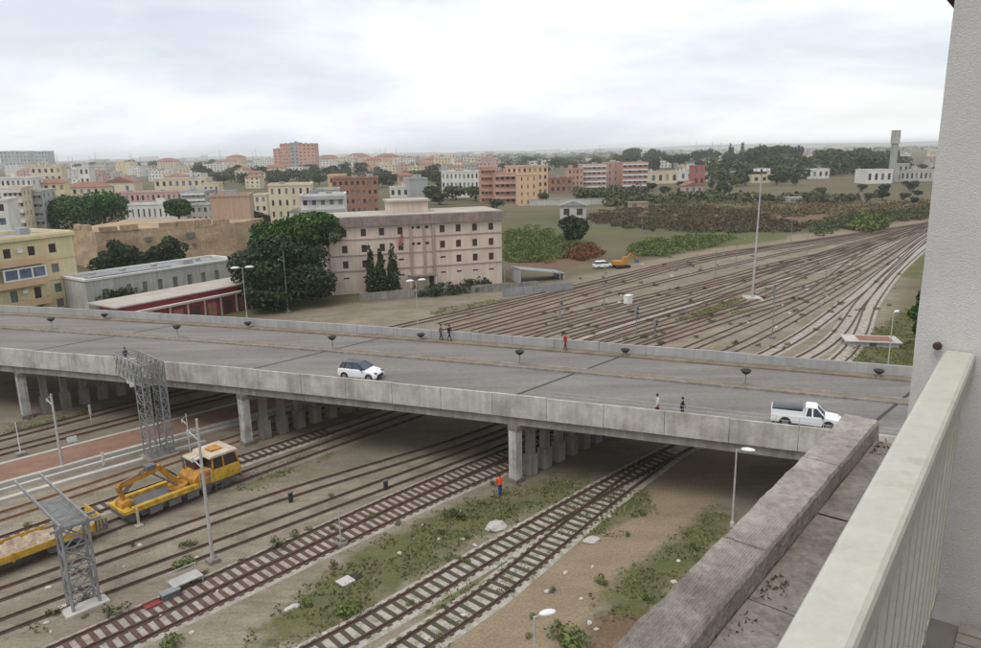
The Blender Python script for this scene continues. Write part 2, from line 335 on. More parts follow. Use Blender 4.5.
def mixc(f, a, b_):
    x = nn('ShaderNodeMix'); x.data_type = 'RGBA'
    if isinstance(f, float): x.inputs['Factor'].default_value = f
    else: lk(f, x.inputs['Factor'])
    for s_, v in (('A', a), ('B', b_)):
        if isinstance(v, tuple): x.inputs[s_].default_value = (*v, 1)
        else: lk(v, x.inputs[s_])
    return x.outputs['Result']
def mth(op, a, b_):
    x = nn('ShaderNodeMath'); x.operation = op
    for i, v in enumerate((a, b_)):
        if isinstance(v, (int, float)): x.inputs[i].default_value = v
        else: lk(v, x.inputs[i])
    return x.outputs[0]
big = noi(0.09, 6, (0.25, 1.0, 1)); med = noi(0.5, 6, (0.4, 1, 1)); fin = noi(6.0, 5); vb = noi(0.008, 7); sm = noi(0.9, 6)
yard = mixc(rng(big, 0.35, 0.65), (0.285, 0.245, 0.185), (0.175, 0.147, 0.112))
yard = mixc(rng(med, 0.45, 0.72), yard, (0.175, 0.145, 0.115))
yard = mixc(mth('MULTIPLY', rng(noi(0.16, 8), 0.5, 0.62), 0.6), yard, (0.155, 0.15, 0.095))
yard = mixc(mth('MULTIPLY', rng(noi(1.7, 6, (0.12, 1.0, 1)), 0.52, 0.7), 0.6), yard, (0.14, 0.105, 0.08))
yard = mixc(mth('MULTIPLY', rng(sm, 0.52, 0.70), 0.6), yard, (0.13, 0.13, 0.075))
wild = mixc(rng(vb, 0.38, 0.6), (0.085, 0.098, 0.04), (0.15, 0.125, 0.075))
wild = mixc(rng(big, 0.4, 0.7), wild, (0.10, 0.085, 0.055))
c = mixc(att.outputs['Alpha'], yard, wild)
pth = mixc(rng(med, 0.3, 0.7), (0.275, 0.215, 0.145), (0.205, 0.157, 0.106))
c = mixc(rng(mth('ADD', sep.outputs[1], mth('MULTIPLY', mth('SUBTRACT', sm, 0.5), 0.8)), 0.25, 0.6), c, pth)
c = mixc(rng(mth('ADD', sep.outputs[2], mth('MULTIPLY', mth('SUBTRACT', sm, 0.5), 1.2)), 0.35, 0.65), c, (0.145, 0.095, 0.062))
gr = mixc(rng(med, 0.35, 0.65), (0.07, 0.09, 0.03), (0.125, 0.118, 0.055))
c = mixc(rng(mth('ADD', sep.outputs[0], mth('MULTIPLY', mth('SUBTRACT', sm, 0.5), 1.2)), 0.30, 0.72, 0, 0.92), c, gr)
v = nn('ShaderNodeVectorMath'); v.operation = 'SCALE'; lk(c, v.inputs[0]); lk(rng(fin, 0.3, 0.7, 0.78, 1.22), v.inputs['Scale']); lk(v.outputs[0], b.inputs['Base Color'])
bp = nn('ShaderNodeBump'); bp.inputs['Strength'].default_value = 0.5; bp.inputs['Distance'].default_value = 0.05; lk(fin, bp.inputs['Height']); lk(bp.outputs[0], b.inputs['Normal'])
gm.materials.append(m); go = put('ground', gm); tag(go, kind='structure')

# distant low hills on the horizon
mb = MB(); prev = None
for i in range(121):
    a = R(-62 + 124 * i / 120); d = 7600
    h = 16 + 34 * noise.noise(Vector((i * 0.06, 3.3, 0))) + 16 * noise.noise(Vector((i * 0.21, 8.3, 0))) + 26 * max(0, math.sin((i - 62) / 58 * PI) if 62 < i else 0)
    h = min(46, max(8, h))
    p = (math.sin(a) * d, math.cos(a) * d); q = (math.sin(a) * (d + 900), math.cos(a) * (d + 900))
    cur = [(p[0], p[1], -1), (p[0] * 1.03, p[1] * 1.03, h * 0.6), (q[0], q[1], h), (q[0] * 1.1, q[1] * 1.1, -1)]
    if prev:
        for k in range(3): mb.quad(prev[k], cur[k], cur[k + 1], prev[k + 1])
    prev = cur
tag(mb.build('hills', 'hill_far', smooth=True), kind='structure')

# ------------------------------------------------------------------ railway tracks
def spline(pts, step=3.0):
    out_ = []
    P = [pts[0]] + list(pts) + [pts[-1]]
    for i in range(1, len(P) - 2):
        p0, p1, p2, p3 = P[i - 1], P[i], P[i + 1], P[i + 2]
        n = max(1, int((p2[0] - p1[0]) / step)); h = p2[0] - p1[0]
        m1 = (p2[1] - p0[1]) / max(1e-6, p2[0] - p0[0]); m2 = (p3[1] - p1[1]) / max(1e-6, p3[0] - p1[0])
        for k in range(n):
            u = k / n; u2, u3 = u * u, u * u * u
            out_.append((p1[0] + h * u, (2 * u3 - 3 * u2 + 1) * p1[1] + (u3 - 2 * u2 + u) * h * m1 + (-2 * u3 + 3 * u2) * p2[1] + (u3 - u2) * h * m2))
    out_.append(tuple(pts[-1])); return out_
def sweep(line, prof, z=0.0, off=0.0):
    """line in (t, s); prof list of (side, height) closed outline"""
    mb = MB(); n = len(prof); vs = []
    for i, (t_, s_) in enumerate(line):
        a = line[max(0, i - 1)]; c_ = line[min(len(line) - 1, i + 1)]
        dt, ds = c_[0] - a[0], c_[1] - a[1]; l = math.hypot(dt, ds); nt_, ns_ = -ds / l, dt / l
        for w_, h_ in prof: vs.append(tuple(ts(t_ + nt_ * (w_ + off), s_ + ns_ * (w_ + off), z + h_)))
    fs = [(i * n + j, i * n + (j + 1) % n, (i + 1) * n + (j + 1) % n, (i + 1) * n + j) for i in range(len(line) - 1) for j in range(n)]
    fs += [tuple(range(n - 1, -1, -1)), tuple(range((len(line) - 1) * n, len(line) * n))]
    return mb.raw(vs, fs)
SLEEP = {}
def sleeper_mesh(mt):
    if mt not in SLEEP:
        q = MB(); q.box((0, 0, 0.0), (0.27, 1.98, 0.13)); SLEEP[mt] = q.mesh('sleeper', mt)
    return SLEEP[mt]
ntrack = 0
def track(label, pts, bed=None, sl=None, slmat='sleeper_wood', gap=0.62, bedw=2.3, railm='rust_rail', gauge=0.72):
    global ntrack
    dz = 0.003 * ntrack; ntrack += 1
    o = thing('railway_track', label, 'railway track', ts(*pts[0]), 0)
    inv = -o.location
    line = spline(pts)
    def add(mb, nm, mt):
        mb.v = [(x + inv.x, y + inv.y, z + inv.z) for x, y, z in mb.v]; return mb.build(nm, mt, o)
    if bed:
        add(sweep(line, [(-bedw / 2 - 0.25, -0.05), (-bedw / 2, 0.035), (bedw / 2, 0.035), (bedw / 2 + 0.25, -0.05)][::-1], dz), 'ballast_bed', bed)
    prof = [(-0.075, 0.03), (0.075, 0.03), (0.07, 0.055), (0.02, 0.075), (0.02, 0.14), (0.04, 0.15), (0.04, 0.19), (-0.04, 0.19), (-0.04, 0.15), (-0.02, 0.14), (-0.02, 0.075), (-0.07, 0.055)]
    wide = [(-0.14, 0.02), (0.14, 0.02), (0.125, 0.075), (0.045, 0.10), (0.045, 0.19), (-0.045, 0.19), (-0.045, 0.10), (-0.125, 0.075)]
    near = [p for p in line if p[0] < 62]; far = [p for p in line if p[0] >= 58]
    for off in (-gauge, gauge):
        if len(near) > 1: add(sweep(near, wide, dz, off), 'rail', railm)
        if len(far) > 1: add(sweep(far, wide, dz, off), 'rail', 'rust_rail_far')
    if sl:
        tt = sl[0]; rnd = random.Random(int(abs(pts[0][1]) * 10))
        ln = sorted(line)
        while tt < sl[1]:
            s_ = float(np.interp(tt, [p[0] for p in ln], [p[1] for p in ln])); s2 = float(np.interp(tt + 0.5, [p[0] for p in ln], [p[1] for p in ln]))
            p = ts(tt, s_, 0.005 + dz + 0.018 * rnd.random()) - o.location
            put('sleeper', sleeper_mesh(slmat), o, p, UDIR - math.atan2(s2 - s_, 0.5) + rnd.uniform(-0.03, 0.03)); tt += gap * rnd.uniform(0.94, 1.06)
    return o
track('railway track just beyond the sleepered pair, running under the bridge beside the lamp-less gravel', [(-30, -46), (8, -44.5), (18, -43.8), (30, -43), (45, -42.0), (87, -40.6), (127, -43.5), (165, -47.5), (262, -58.5), (420, -69)], 'ballast_tan')
track('railway track between the yellow rail crane and the catenary pole', [(-30, -49.5), (8, -48.1), (25, -47.2), (45, -44.6), (85, -45), (115, -45.6), (157, -48.6), (262, -60.2), (420, -72)], 'ballast_tan')
track('upper track of the dark sleepered pair with pale ballast blocks between sleepers', [(-30, -39.6), (8, -39.75), (40, -39.9), (87, -36.5), (127, -40.3), (163, -45.3), (247, -56), (420, -66)], 'ballast_pale', (-4, 52))
track('lower track of the dark sleepered pair, beside the open grass', [(-30, -38.0), (14, -38.3), (40, -38.2), (90, -32.4), (128, -38.6), (163, -44.2), (240, -54.5), (420, -63)], 'ballast_pale', (-4, 52))
track('overgrown railway track with mossy sleepers beside the grass', [(-10, -31.4), (20, -29.7), (30, -29.8), (45, -29.8), (90, -29.0), (128, -37), (165, -43.5), (240, -53.4)], 'ballast_grown', (8, 52), 'sleeper_mossy', 0.72)
track('overgrown siding with mossy sleepers beside the dirt road, merging under the bridge', [(-10, -26.0), (21, -26.55), (27, -26.7), (33, -27.5), (41, -28.6), (52, -29.6)], 'ballast_grown', (8, 44), 'sleeper_mossy', 0.72)
track('railway track carrying the yellow rail crane and the flat wagon', [(-30, -50.5), (8, -51.4), (25, -52.5), (45, -53), (81, -54.2), (99, -52.6), (123, -50.6), (165, -51), (262, -60.8), (420, -74)], 'ballast_tan')
track('railway track with dark sleepers just behind the flat wagon', [(-30, -54.8), (9, -55.2), (18, -55.6), (45, -56.0), (80, -58.5), (120, -57.5), (165, -55.5), (255, -61.5), (420, -76)], 'ballast_pale', (-2, 36))
track('rusty railway track behind the rail crane, beside the lattice gantry', [(-30, -59), (12, -59.4), (28, -60.3), (46, -61), (80, -63.5), (124, -62.5), (196, -60.5), (262, -62.4), (420, -78)], 'ballast_tan', railm='rust_orange')
track('railway track along the back of the brick-paved platform', [(-10, -72.6), (20, -73.2), (46, -72.3), (74, -69.4), (96, -68.4), (125, -66.2), (160, -65.5), (196, -61.4), (253, -59), (420, -71)], 'ballast_brown')
track('railway track between the platform and the outer bridge columns', [(-20, -75.8), (14, -77), (30, -77.6), (46, -77), (76, -76), (117, -78.2), (159, -79.2), (208, -70), (272, -63.2), (420, -80)], 'ballast_brown')
track('outermost yard track beside the sandy path', [(60, -83.5), (90, -83), (116, -83), (160, -83), (208, -73), (272, -64), (420, -82)], 'ballast_brown')
track('yard crossover track curving between the middle yard tracks', [(78, -61), (110, -60), (150, -62.5), (200, -64), (262, -62.0)], 'ballast_brown')
track('yard crossover track curving past the tall floodlight mast', [(80, -49.5), (105, -48.5), (128, -47.5), (160, -52.5), (200, -58.5), (240, -60)], 'ballast_brown')

for i_, (a_, b_, c_, d_) in enumerate(((-51.9, -52.0, -56.5, -61.2), (-56.3, -56.6, -59.0, -61.9), (-66.0, -65.6, -63.4, -62.2), (-72.6, -73.2, -71.5, -62.9), (-79.6, -80.8, -81.2, -63.6))):
    track('disused brown yard track ' + ('left of the floodlight mast', 'past the white relay box', 'through the weeds of the inner yard', 'below the sandy strip', 'along the outer yard edge')[i_], [(72, a_), (110, b_), (160, c_), (265, d_)], 'ballast_brown')
# brick platform, kerbs and cable troughs beside the tracks
plat = thing('platform', 'low railway platform paved in reddish brown brick with pale stone edges', 'platform', ts(12, -67.5))
def local(mb, o):
    l = o.location; mb.v = [(x - l.x, y - l.y, z - l.z) for x, y, z in mb.v]; return mb
pl = spline([(-30, -67.4), (12, -67.3), (25, -66.8), (60, -65.5)], 6)
local(sweep(pl, [(-2.0, 0.0), (-2.0, 0.42), (2.0, 0.42), (2.0, 0.0)][::-1]), plat).build('paving', 'brick_paving', plat)
local(sweep(pl, [(-2.35, 0.0), (-2.35, 0.46), (-1.99, 0.46), (-1.99, 0.0)][::-1]), plat).build('edge_stone', 'platform_edge', plat)
local(sweep(pl, [(1.99, 0.0), (1.99, 0.46), (2.4, 0.46), (2.4, 0.0)][::-1]), plat).build('edge_stone', 'platform_edge', plat)
for lab, pts_, wd in [('pale concrete cable trough running beside the lattice gantry', [(-20, -62.6), (12, -62.4), (27, -61.9)], 0.5), ('long pale concrete kerb below the brick platform', [(-20, -64.4), (12, -64.3), (40, -63.6)], 0.35)]:
    o = sweep(spline(pts_, 4), [(-wd / 2, 0), (-wd / 2, 0.22), (wd / 2, 0.22), (wd / 2, 0)][::-1]).build('cable_trough', 'platform_edge'); tag(o, lab, 'cable trough')

# ------------------------------------------------------------------ road bridge
def NB(x): return 53.4 - 0.385 * x - 0.0008 * x * x
def P(x, w_, z):
    m_ = -0.385 - 0.0016 * x; l = math.hypot(m_, 1)
    return Vector((x - m_ / l * w_, NB(x) + w_ / l, z))
BX = [-128 + 4 * i for i in range(50)]            # panel stations along the bridge
ZD = 6.2
bridge = thing('road_bridge', 'long grey concrete road bridge with pale parapets crossing the rail tracks', 'bridge', P(0, 8.7, 0))
BL = bridge.location
def strip(w0, w1, z0, z1, xs=BX, name='deck', mt='asphalt', par=None, stp=1):
    mb = MB(); vs = []; xs = xs[::stp] + ([xs[-1]] if (len(xs) - 1) % stp else [])
    for x in xs:
        for w_, z in ((w0, z0), (w1, z0), (w1, z1), (w0, z1)): vs.append(P(x, w_, z) - BL)
    n = len(xs)
    fs = [(i * 4 + j, i * 4 + (j + 1) % 4, (i + 1) * 4 + (j + 1) % 4, (i + 1) * 4 + j) for i in range(n - 1) for j in range(4)] + [(3, 2, 1, 0), (4 * n - 4, 4 * n - 3, 4 * n - 2, 4 * n - 1)]
    fs = [tuple(reversed(f)) for f in fs]
    mb.raw(vs, fs); return mb.build(name, mt, par or bridge)
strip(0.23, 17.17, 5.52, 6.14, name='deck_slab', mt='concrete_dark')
strip(1.25, 9.8, 6.142, ZD, name='road_surface'); strip(11.0, 16.0, 6.142, ZD, name='road_surface')
strip(0.24, 1.25, 6.142, 6.34, name='footpath', mt='concrete_grey'); strip(16.0, 17.16, 6.142, 6.34, name='footpath', mt='median_dirt')
med_ = strip(9.98, 10.82, 6.142, 6.34, name='median', mt='median_dirt')
strip(9.8, 9.98, 6.142, 6.36, name='kerb', mt='concrete_grey', par=med_); strip(10.82, 11.0, 6.142, 6.36, name='kerb', mt='concrete_grey', par=med_)
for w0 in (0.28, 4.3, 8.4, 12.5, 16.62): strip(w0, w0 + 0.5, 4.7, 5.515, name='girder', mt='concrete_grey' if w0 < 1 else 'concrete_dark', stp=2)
for i in range(len(BX) - 1):
    a, b_ = BX[i] + 0.015, BX[i + 1] - 0.015
    for w0, mt in ((0.0, 'concrete_pale'), (17.18, 'concrete_inner')):
        strip(w0, w0 + 0.22, 5.42, 7.15 + 0.02 * ((i * 7) % 3 - 1), [a, b_], 'parapet_panel', mt)
# expansion joints, one over each pier row, following the skew of the tracks
def deck_w(p):
    x = p.x
    for _ in range(6):
        m_ = -0.385 - 0.0016 * x; l = math.hypot(m_, 1); w_ = (p.y - NB(x)) * l if False else ((p - P(x, 0, p.z)).dot(Vector((-m_ / l, 1 / l, 0)))); x = p.x + m_ / l * w_
    return w_
ROWS = [-127.5, -104.7, -82, -58.7, -35.7, -12.9, 9.7]
def row_t(s_, wt):
    lo, hi = -60.0, 120.0
    for _ in range(40):
        mid = (lo + hi) / 2
        if deck_w(ts(mid, s_)) < wt: lo = mid
        else: hi = mid
    return lo
for s_ in ROWS:
    for w0, w1 in ((1.26, 9.79), (11.01, 15.99)):
        a, b_ = ts(row_t(s_ - 1.6, w0), s_ - 1.6, ZD + 0.006), ts(row_t(s_ - 1.6, w1), s_ - 1.6, ZD + 0.006)
        q = Vector((SA, -CA, 0)) * 0.13; mb = MB(); mb.quad(a - q - BL, b_ - q - BL, b_ + q - BL, a + q - BL); mb.build('expansion_joint', 'joint_tar', bridge)
    t0, t1 = row_t(s_, 0.42), row_t(s_, 16.6)
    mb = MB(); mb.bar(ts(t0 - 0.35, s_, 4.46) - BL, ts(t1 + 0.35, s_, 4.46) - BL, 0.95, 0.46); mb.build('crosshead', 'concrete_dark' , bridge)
    n = 11
    for k in range(n):
        p = ts(lerp(t0, t1, k / (n - 1)), s_) - BL
        mb = MB(); mb.box((p.x, p.y, 2.1), (0.58 if k else 0.74, 0.58 if k else 0.74, 4.24), UDIR)
        cpart = mb.build('pier_column', 'whitewash' if k == 0 else 'concrete_grey', bridge)
        mb = MB()
        if k == 0: mb.box((p.x, p.y, 0.15), (1.0, 1.0, 0.4), UDIR)
        else: mb.box((p.x, p.y, 0.9), (0.85, 0.8, 1.7), UDIR)
        mb.build('plinth', 'concrete_grey' if k else 'concrete_dark', cpart)
# thin steel railing above the parapet near the right bank
for i in range(33, 40):
    mb = MB()
    a, b_ = P(BX[i], 0.11, 7.17) - BL, P(BX[i + 1], 0.11, 7.17) - BL
    for h in (0.25, 0.5): mb.bar(a + Vector((0, 0, h)), b_ + Vector((0, 0, h)), 0.025)
    for k in range(3): mb.bar(a.lerp(b_, k / 3), a.lerp(b_, k / 3) + Vector((0, 0, 0.52)), 0.03)
    mb.build('top_railing', 'steel_pale', bridge)

# ------------------------------------------------------------------ our own balcony: pier wall, railing, ledge
RA = Vector((0.42, 0.855, 0)); RD = Vector((0.605, 0.796, 0)).normalized(); RN = Vector((RD.y, -RD.x, 0))
ANG = math.atan2(RD.y, RD.x)
def rb(a, n, z): return RA + RD * a + RN * n + Vector((0, 0, z))
own = thing('apartment_building', 'pale roughcast wall pier and concrete ledge of the building beside the railing', 'building', rb(2.0, 1.2, 0))
OL = own.location
def obox(mb, a0, a1, n0, n1, z0, z1):
    p = [rb(a, n, z) - OL for z in (z0, z1) for a, n in ((a0, n0), (a0, n1), (a1, n1), (a1, n0))]
    return mb.raw(p, [(3, 2, 1, 0), (4, 5, 6, 7), (0, 1, 5, 4), (1, 2, 6, 5), (2, 3, 7, 6), (3, 0, 4, 7)])
# wall pier standing across the end of the railing
mb = MB(); nz, nn_ = 60, 40
Z0, Z1 = 22.2, 27.0
vs = []; fs = []
for j in range(nz + 1):
    for i in range(nn_ + 1):
        n_ = -0.128 + 1.7 * i / nn_; z = Z0 + (Z1 - Z0) * j / nz
        vs.append(rb(1.775 + 0.002 * noise.noise(Vector((n_ * 4, z * 4, 1))), n_ + (0.004 * noise.noise(Vector((3, z * 3, 5))) if i == 0 else 0), z) - OL)
for j in range(nz):
    for i in range(nn_): fs.append((j * (nn_ + 1) + i, j * (nn_ + 1) + i + 1, (j + 1) * (nn_ + 1) + i + 1, (j + 1) * (nn_ + 1) + i))
mb.raw(vs, fs); obox(mb, 1.785, 2.15, -0.128, 1.6, Z0, Z1)
wallp = mb.build('wall_pier', 'stucco', own)
mb = MB(); obox(mb, -3.0, 9.0, 1.6, 8.0, -0.5, 27.0); mb.build('wall', 'stucco', own)
mb = MB(); obox(mb, -3.0, 1.77, -0.09, 1.6, 22.9, 23.40); mb.build('balcony_slab', 'concrete_grey', own)
for k in range(14):           # ridged floor tiles at the foot of the wall
    mb = MB(); obox(mb, 1.74 - 0.06 * k - 0.052, 1.74 - 0.06 * k, 0.10, 1.2, 23.405, 23.43); mb.build('floor_tile', 'floor_tile', own)
mb = MB(); obox(mb, -4.0, 4.6, -1.05, 1.6, -0.5, 22.18); mb.build('lower_wall', 'stucco', own)
mb = MB(); mb.tube(rb(2.16, 0.02, 25.68) - OL, rb(3.2, 0.02, 25.68) - OL, 0.30, n=40); mb.build('eave_gutter', 'brown_trim', own, smooth=True)
mb = MB(); mb.lathe((0, 0, 0), [(0.012, 0), (0.014, 0.01), (0.010, 0.016)], 10); o = mb.build('anchor_bolt', 'brown_trim', own); o.location = rb(1.762, -0.062, 24.365) - OL; o.rotation_euler = (0, PI / 2, ANG + PI)
# ledge: concrete coping blocks with shallow ribs, and the gutter channel behind them
K0, K1 = Vector((0.51, 2.93, 0)), Vector((2.98, 5.90, 0)); KD = (K1 - K0).normalized(); KN = Vector((KD.y, -KD.x, 0))
klen = (K1 - K0).length
def kp(a, n, z): return K0 + KD * a + KN * n + Vector((0, 0, z)) - OL
ledge = MB()
p = [kp(a, n, z) for z in (22.2, 22.64) for a, n in ((-3.4, -0.02), (-3.4, 1.7), (klen - 0.15, 1.7), (klen - 0.15, -0.02))]
ledge.raw(p, [(3, 2, 1, 0), (4, 5, 6, 7), (0, 1, 5, 4), (1, 2, 6, 5), (2, 3, 7, 6), (3, 0, 4, 7)])
led = ledge.build('ledge', 'concrete_grey', own)
cuts = [-3.4, -1.6, -0.1, 1.26, 2.70, klen - 0.04]
for a0, a1 in zip(cuts, cuts[1:]):
    ns = 60; na = max(6, int((a1 - a0) / 0.06)); vs = []; fs = []
    wd = 0.27
    for i in range(na + 1):
        a = lerp(a0 + 0.008, a1 - 0.008, i / na)
        amp = 0.005 * max(0.10, min(1, (2.3 - a) / 1.6))
        row = [(0.0, 22.50), (0.0, 22.775)]
        for k in range(ns + 1):
            n_ = 0.012 + (wd - 0.024) * k / ns
            row.append((n_, 22.80 + amp * math.sin(k / ns * 2 * PI * 15) + 0.006 * noise.noise(Vector((a * 3, n_ * 9, a0))) + 0.003 * noise.noise(Vector((a * 14, n_ * 30, 2)))))
        row += [(wd, 22.775), (wd + 0.012, 22.60)]
        eb = 0.012 * noise.noise(Vector((a * 5, 1, a0))) + 0.006 * noise.noise(Vector((a * 17, 4, a0)))
        for j_, (n_, z) in enumerate(row):
            e = eb * (max(0, 1 - n_ / 0.05)) - 0.6 * eb * max(0, 1 - (wd - n_) / 0.05)
            vs.append(kp(a, n_ + e, z))
    m_ = len(row)
    for i in range(na):
        for k in range(m_ - 1): fs.append((i * m_ + k, i * m_ + k + 1, (i + 1) * m_ + k + 1, (i + 1) * m_ + k))
    fs.append(tuple(range(m_ - 1, -1, -1))); fs.append(tuple(range(na * m_, na * m_ + m_)))
    mb = MB(); mb.raw(vs, fs); mb.build('coping_block', 'coping', led, smooth=False)
gc = [-3.4, -1.0, 0.95, 2.15, klen - 0.16]
for i, (a0, a1) in enumerate(zip(gc, gc[1:])):
    na, nn2 = int((a1 - a0) / 0.07), 18; vs = []; fs = []
    for ii in range(na + 1):
        for j in range(nn2 + 1):
            a = lerp(a0 + 0.006, a1 - 0.006, ii / na); n_ = lerp(0.285, 1.69, j / nn2)
            vs.append(kp(a, n_, 22.665 + 0.004 * (i % 2) + 0.010 * noise.noise(Vector((a * 2.2, n_ * 2.2, 7))) + 0.004 * noise.noise(Vector((a * 9, n_ * 9, 7)))))
    for ii in range(na):
        for j in range(nn2): fs.append((ii * (nn2 + 1) + j, ii * (nn2 + 1) + j + 1, (ii + 1) * (nn2 + 1) + j + 1, (ii + 1) * (nn2 + 1) + j))
    mb = MB(); mb.raw(vs, fs); mb.build('gutter_slab', 'gutter_floor', led)
# tufts of dry moss and grit at the foot of the coping
rnd = random.Random(3); mb = MB()
for i in range(150):
    a = rnd.choice([3.45, 3.5, 3.55, 1.15, 0.7, 1.1]) + rnd.gauss(0, 0.09); n_ = 0.31 + abs(rnd.gauss(0, 0.06)); c0 = kp(a, n_, 22.668); r_ = rnd.uniform(0.004, 0.014)
    d = Vector((rnd.uniform(-1, 1), rnd.uniform(-1, 1), rnd.uniform(0.3, 1.2))).normalized() * r_ * 2.2
    e = Vector((rnd.uniform(-1, 1), rnd.uniform(-1, 1), 0)).normalized() * r_
    mb.raw([c0 - e, c0 + e, c0 + d], [(0, 1, 2)])
mo = mb.build('moss', 'leaf_brown', led); tag(mo, kind='stuff')
# railing
rail = thing('balcony_railing', 'cream painted balcony railing with flat handrail and upright slats', 'railing', rb(-0.6, 0, 23.40))
def rl(a, n, z): return rb(a, n, z) - rail.location
hw = 0.044; prof = [(-hw, -0.030), (-hw, 0.022), (-hw + 0.004, 0.030), (-hw + 0.012, 0.034), (hw - 0.012, 0.034), (hw - 0.004, 0.030), (hw, 0.022), (hw, -0.030)]
def extr(prof, a0, a1, zc):
    mb = MB(); n = len(prof)
    vs = [rl(a, p_[0], zc + p_[1]) for a in (a0, a1) for p_ in prof]
    mb.raw(vs, [(i, i + n, (i + 1) % n + n, (i + 1) % n) for i in range(n)] + [tuple(range(n)), tuple(range(2 * n - 1, n - 1, -1))]); return mb
extr(prof, -3.0, 1.768, 24.318).build('handrail', 'cream_rail', rail)
extr([(-0.025, -0.015), (-0.025, 0.015), (0.025, 0.015), (0.025, -0.015)], -3.0, 1.765, 23.50).build('bottom_rail', 'cream_rail', rail)
slat = None
for k in range(38):
    a = 1.69 - 0.12 * k
    if slat is None:
        mb = MB(); mb.box((0, 0, 0), (0.030, 0.052, 0.785)); slat = mb.mesh('slat', 'cream_rail')
    put('slat', slat, rail, rl(a, 0, 23.90), ANG)
for a in (1.6, 0.2, -1.4):
    mb = MB(); mb.bar(rl(a, 0, 23.38), rl(a, 0, 23.5), 0.03); mb.build('foot', 'cream_rail', rail)

# ------------------------------------------------------------------ poles, lamps, gantries
def lattice(mb, base, top, sx, sy, rz, n, w_=0.06, d_=0.035):
    base, top = Vector(base), Vector(top); ex = Vector((math.cos(rz), math.sin(rz), 0)) * sx / 2; ey = Vector((-math.sin(rz), math.cos(rz), 0)) * sy / 2
    cs = [-ex - ey, ex - ey, ex + ey, -ex + ey]
    for c_ in cs: mb.bar(base + c_, top + c_, w_)
    for k in range(n):
        a, b_ = base.lerp(top, k / n), base.lerp(top, (k + 1) / n)
        for j in range(4):
            c1, c2 = cs[j], cs[(j + 1) % 4]
            mb.bar(a + c1, b_ + c2, d_); mb.bar(b_ + c1, b_ + c2, d_)
            if k % 2 == 0: mb.bar(a + c2, b_ + c1, d_)
# switch portal beside the flat wagon
g0 = thing('signal_gantry', 'grey steel signal gantry on two lattice legs beside the flat wagon', 'gantry', ts(10.8, -43.3))
def gl(t_, s_, z): return ts(t_, s_, z) - g0.location
for t_, nm in ((10.1, 'leg'), (11.5, 'leg')):
    for ds in (-0.45, 0.45):
        mb = MB(); mb.bar(gl(t_, -43.3 + ds, 0.1), gl(t_, -43.3 + ds, 5.3), 0.14, 0.10); mb.build(nm, 'steel_grey', g0)
    mb = MB(); mb.bar(gl(t_, -42.7, 5.45), gl(t_, -51.4, 5.45), 0.10, 0.18); mb.build('beam', 'steel_grey', g0)
for ds in (-0.45, 0.45):
    mb = MB()
    for k in range(4):
        z0, z1 = 0.4 + k * 1.2, 1.6 + k * 1.2
        mb.bar(gl(10.1, -43.3 + ds, z0), gl(11.5, -43.3 + ds, z1), 0.07); mb.bar(gl(11.5, -43.3 + ds, z0), gl(10.1, -43.3 + ds, z1), 0.07); mb.bar(gl(10.1, -43.3 + ds, z1), gl(11.5, -43.3 + ds, z1), 0.06)
    mb.build('cross_bracing', 'steel_grey', g0)
for t_ in (10.1, 11.5):
    mb = MB()
    for k in range(7):
        z0, z1 = 0.3 + k * 0.7, 1.0 + k * 0.7
        mb.bar(gl(t_, -43.75, z0 if k % 2 else z1), gl(t_, -42.85, z1 if k % 2 else z0), 0.05)
    mb.build('side_bracing', 'steel_grey', g0)
mb = MB(); mb.box(gl(10.8, -43.3, 0.06), (2.3, 1.6, 0.2), UDIR); mb.build('footing', 'platform_edge', g0)
mb = MB(); mb.bar(gl(9.6, -42.85, 5.22), gl(12.2, -42.85, 5.22), 0.12, 0.16); mb.bar(gl(9.6, -43.75, 5.22), gl(12.2, -43.75, 5.22), 0.12, 0.16); mb.build('cap_beam', 'steel_grey', g0)
mb = MB()
for k in range(22): mb.bar(gl(10.15, -42.9 - 0.2 * k, 5.32), gl(11.45, -42.9 - 0.2 * k, 5.32), 0.11, 0.03)
for k in range(3): mb.bar(gl(10.4 + 0.4 * k, -42.8, 5.28), gl(10.4 + 0.4 * k, -47.2, 5.28), 0.05, 0.04)
mb.build('walkway', 'steel_grey', g0)
mb = MB(); [mb.bar(gl(12.0 + 0.18 * k, -43.2, 4.2), gl(12.0 + 0.18 * k, -43.2, 4.9), 0.09) for k in range(4)]; mb.build('insulators', 'steel_dark', g0)
# lattice gantry by the bridge
g1 = thing('lattice_gantry', 'tall dark grey lattice steel gantry mast standing before the bridge', 'gantry', ts(22.6, -60.2 - 0.9))
def gl1(t_, s_, z): return ts(t_, s_, z) - g1.location
S1 = -61.9
mb = MB(); lattice(mb, gl1(22.2, S1, 0), gl1(22.2, S1, 8.3), 0.55, 1.5, UDIR, 10, 0.085, 0.04); mb.build('mast', 'steel_grey', g1)
mb = MB(); lattice(mb, gl1(23.6, S1, 0), gl1(23.6, S1, 8.3), 0.55, 1.5, UDIR, 10, 0.085, 0.04); mb.build('mast', 'steel_grey', g1)
mb = MB()
for t_ in (22.0, 23.8):
    for z in (6.6, 8.4): mb.bar(gl1(t_, S1 + 0.9, z), gl1(t_, S1 - 5.2, z), 0.09)
    for k in range(7):
        a, b_ = S1 + 0.9 - k * 0.87, S1 + 0.9 - (k + 1) * 0.87
        mb.bar(gl1(t_, a, 6.6), gl1(t_, b_, 8.4), 0.055); mb.bar(gl1(t_, a, 8.4), gl1(t_, b_, 6.6), 0.055); mb.bar(gl1(t_, a, 6.6), gl1(t_, a, 8.4), 0.055)
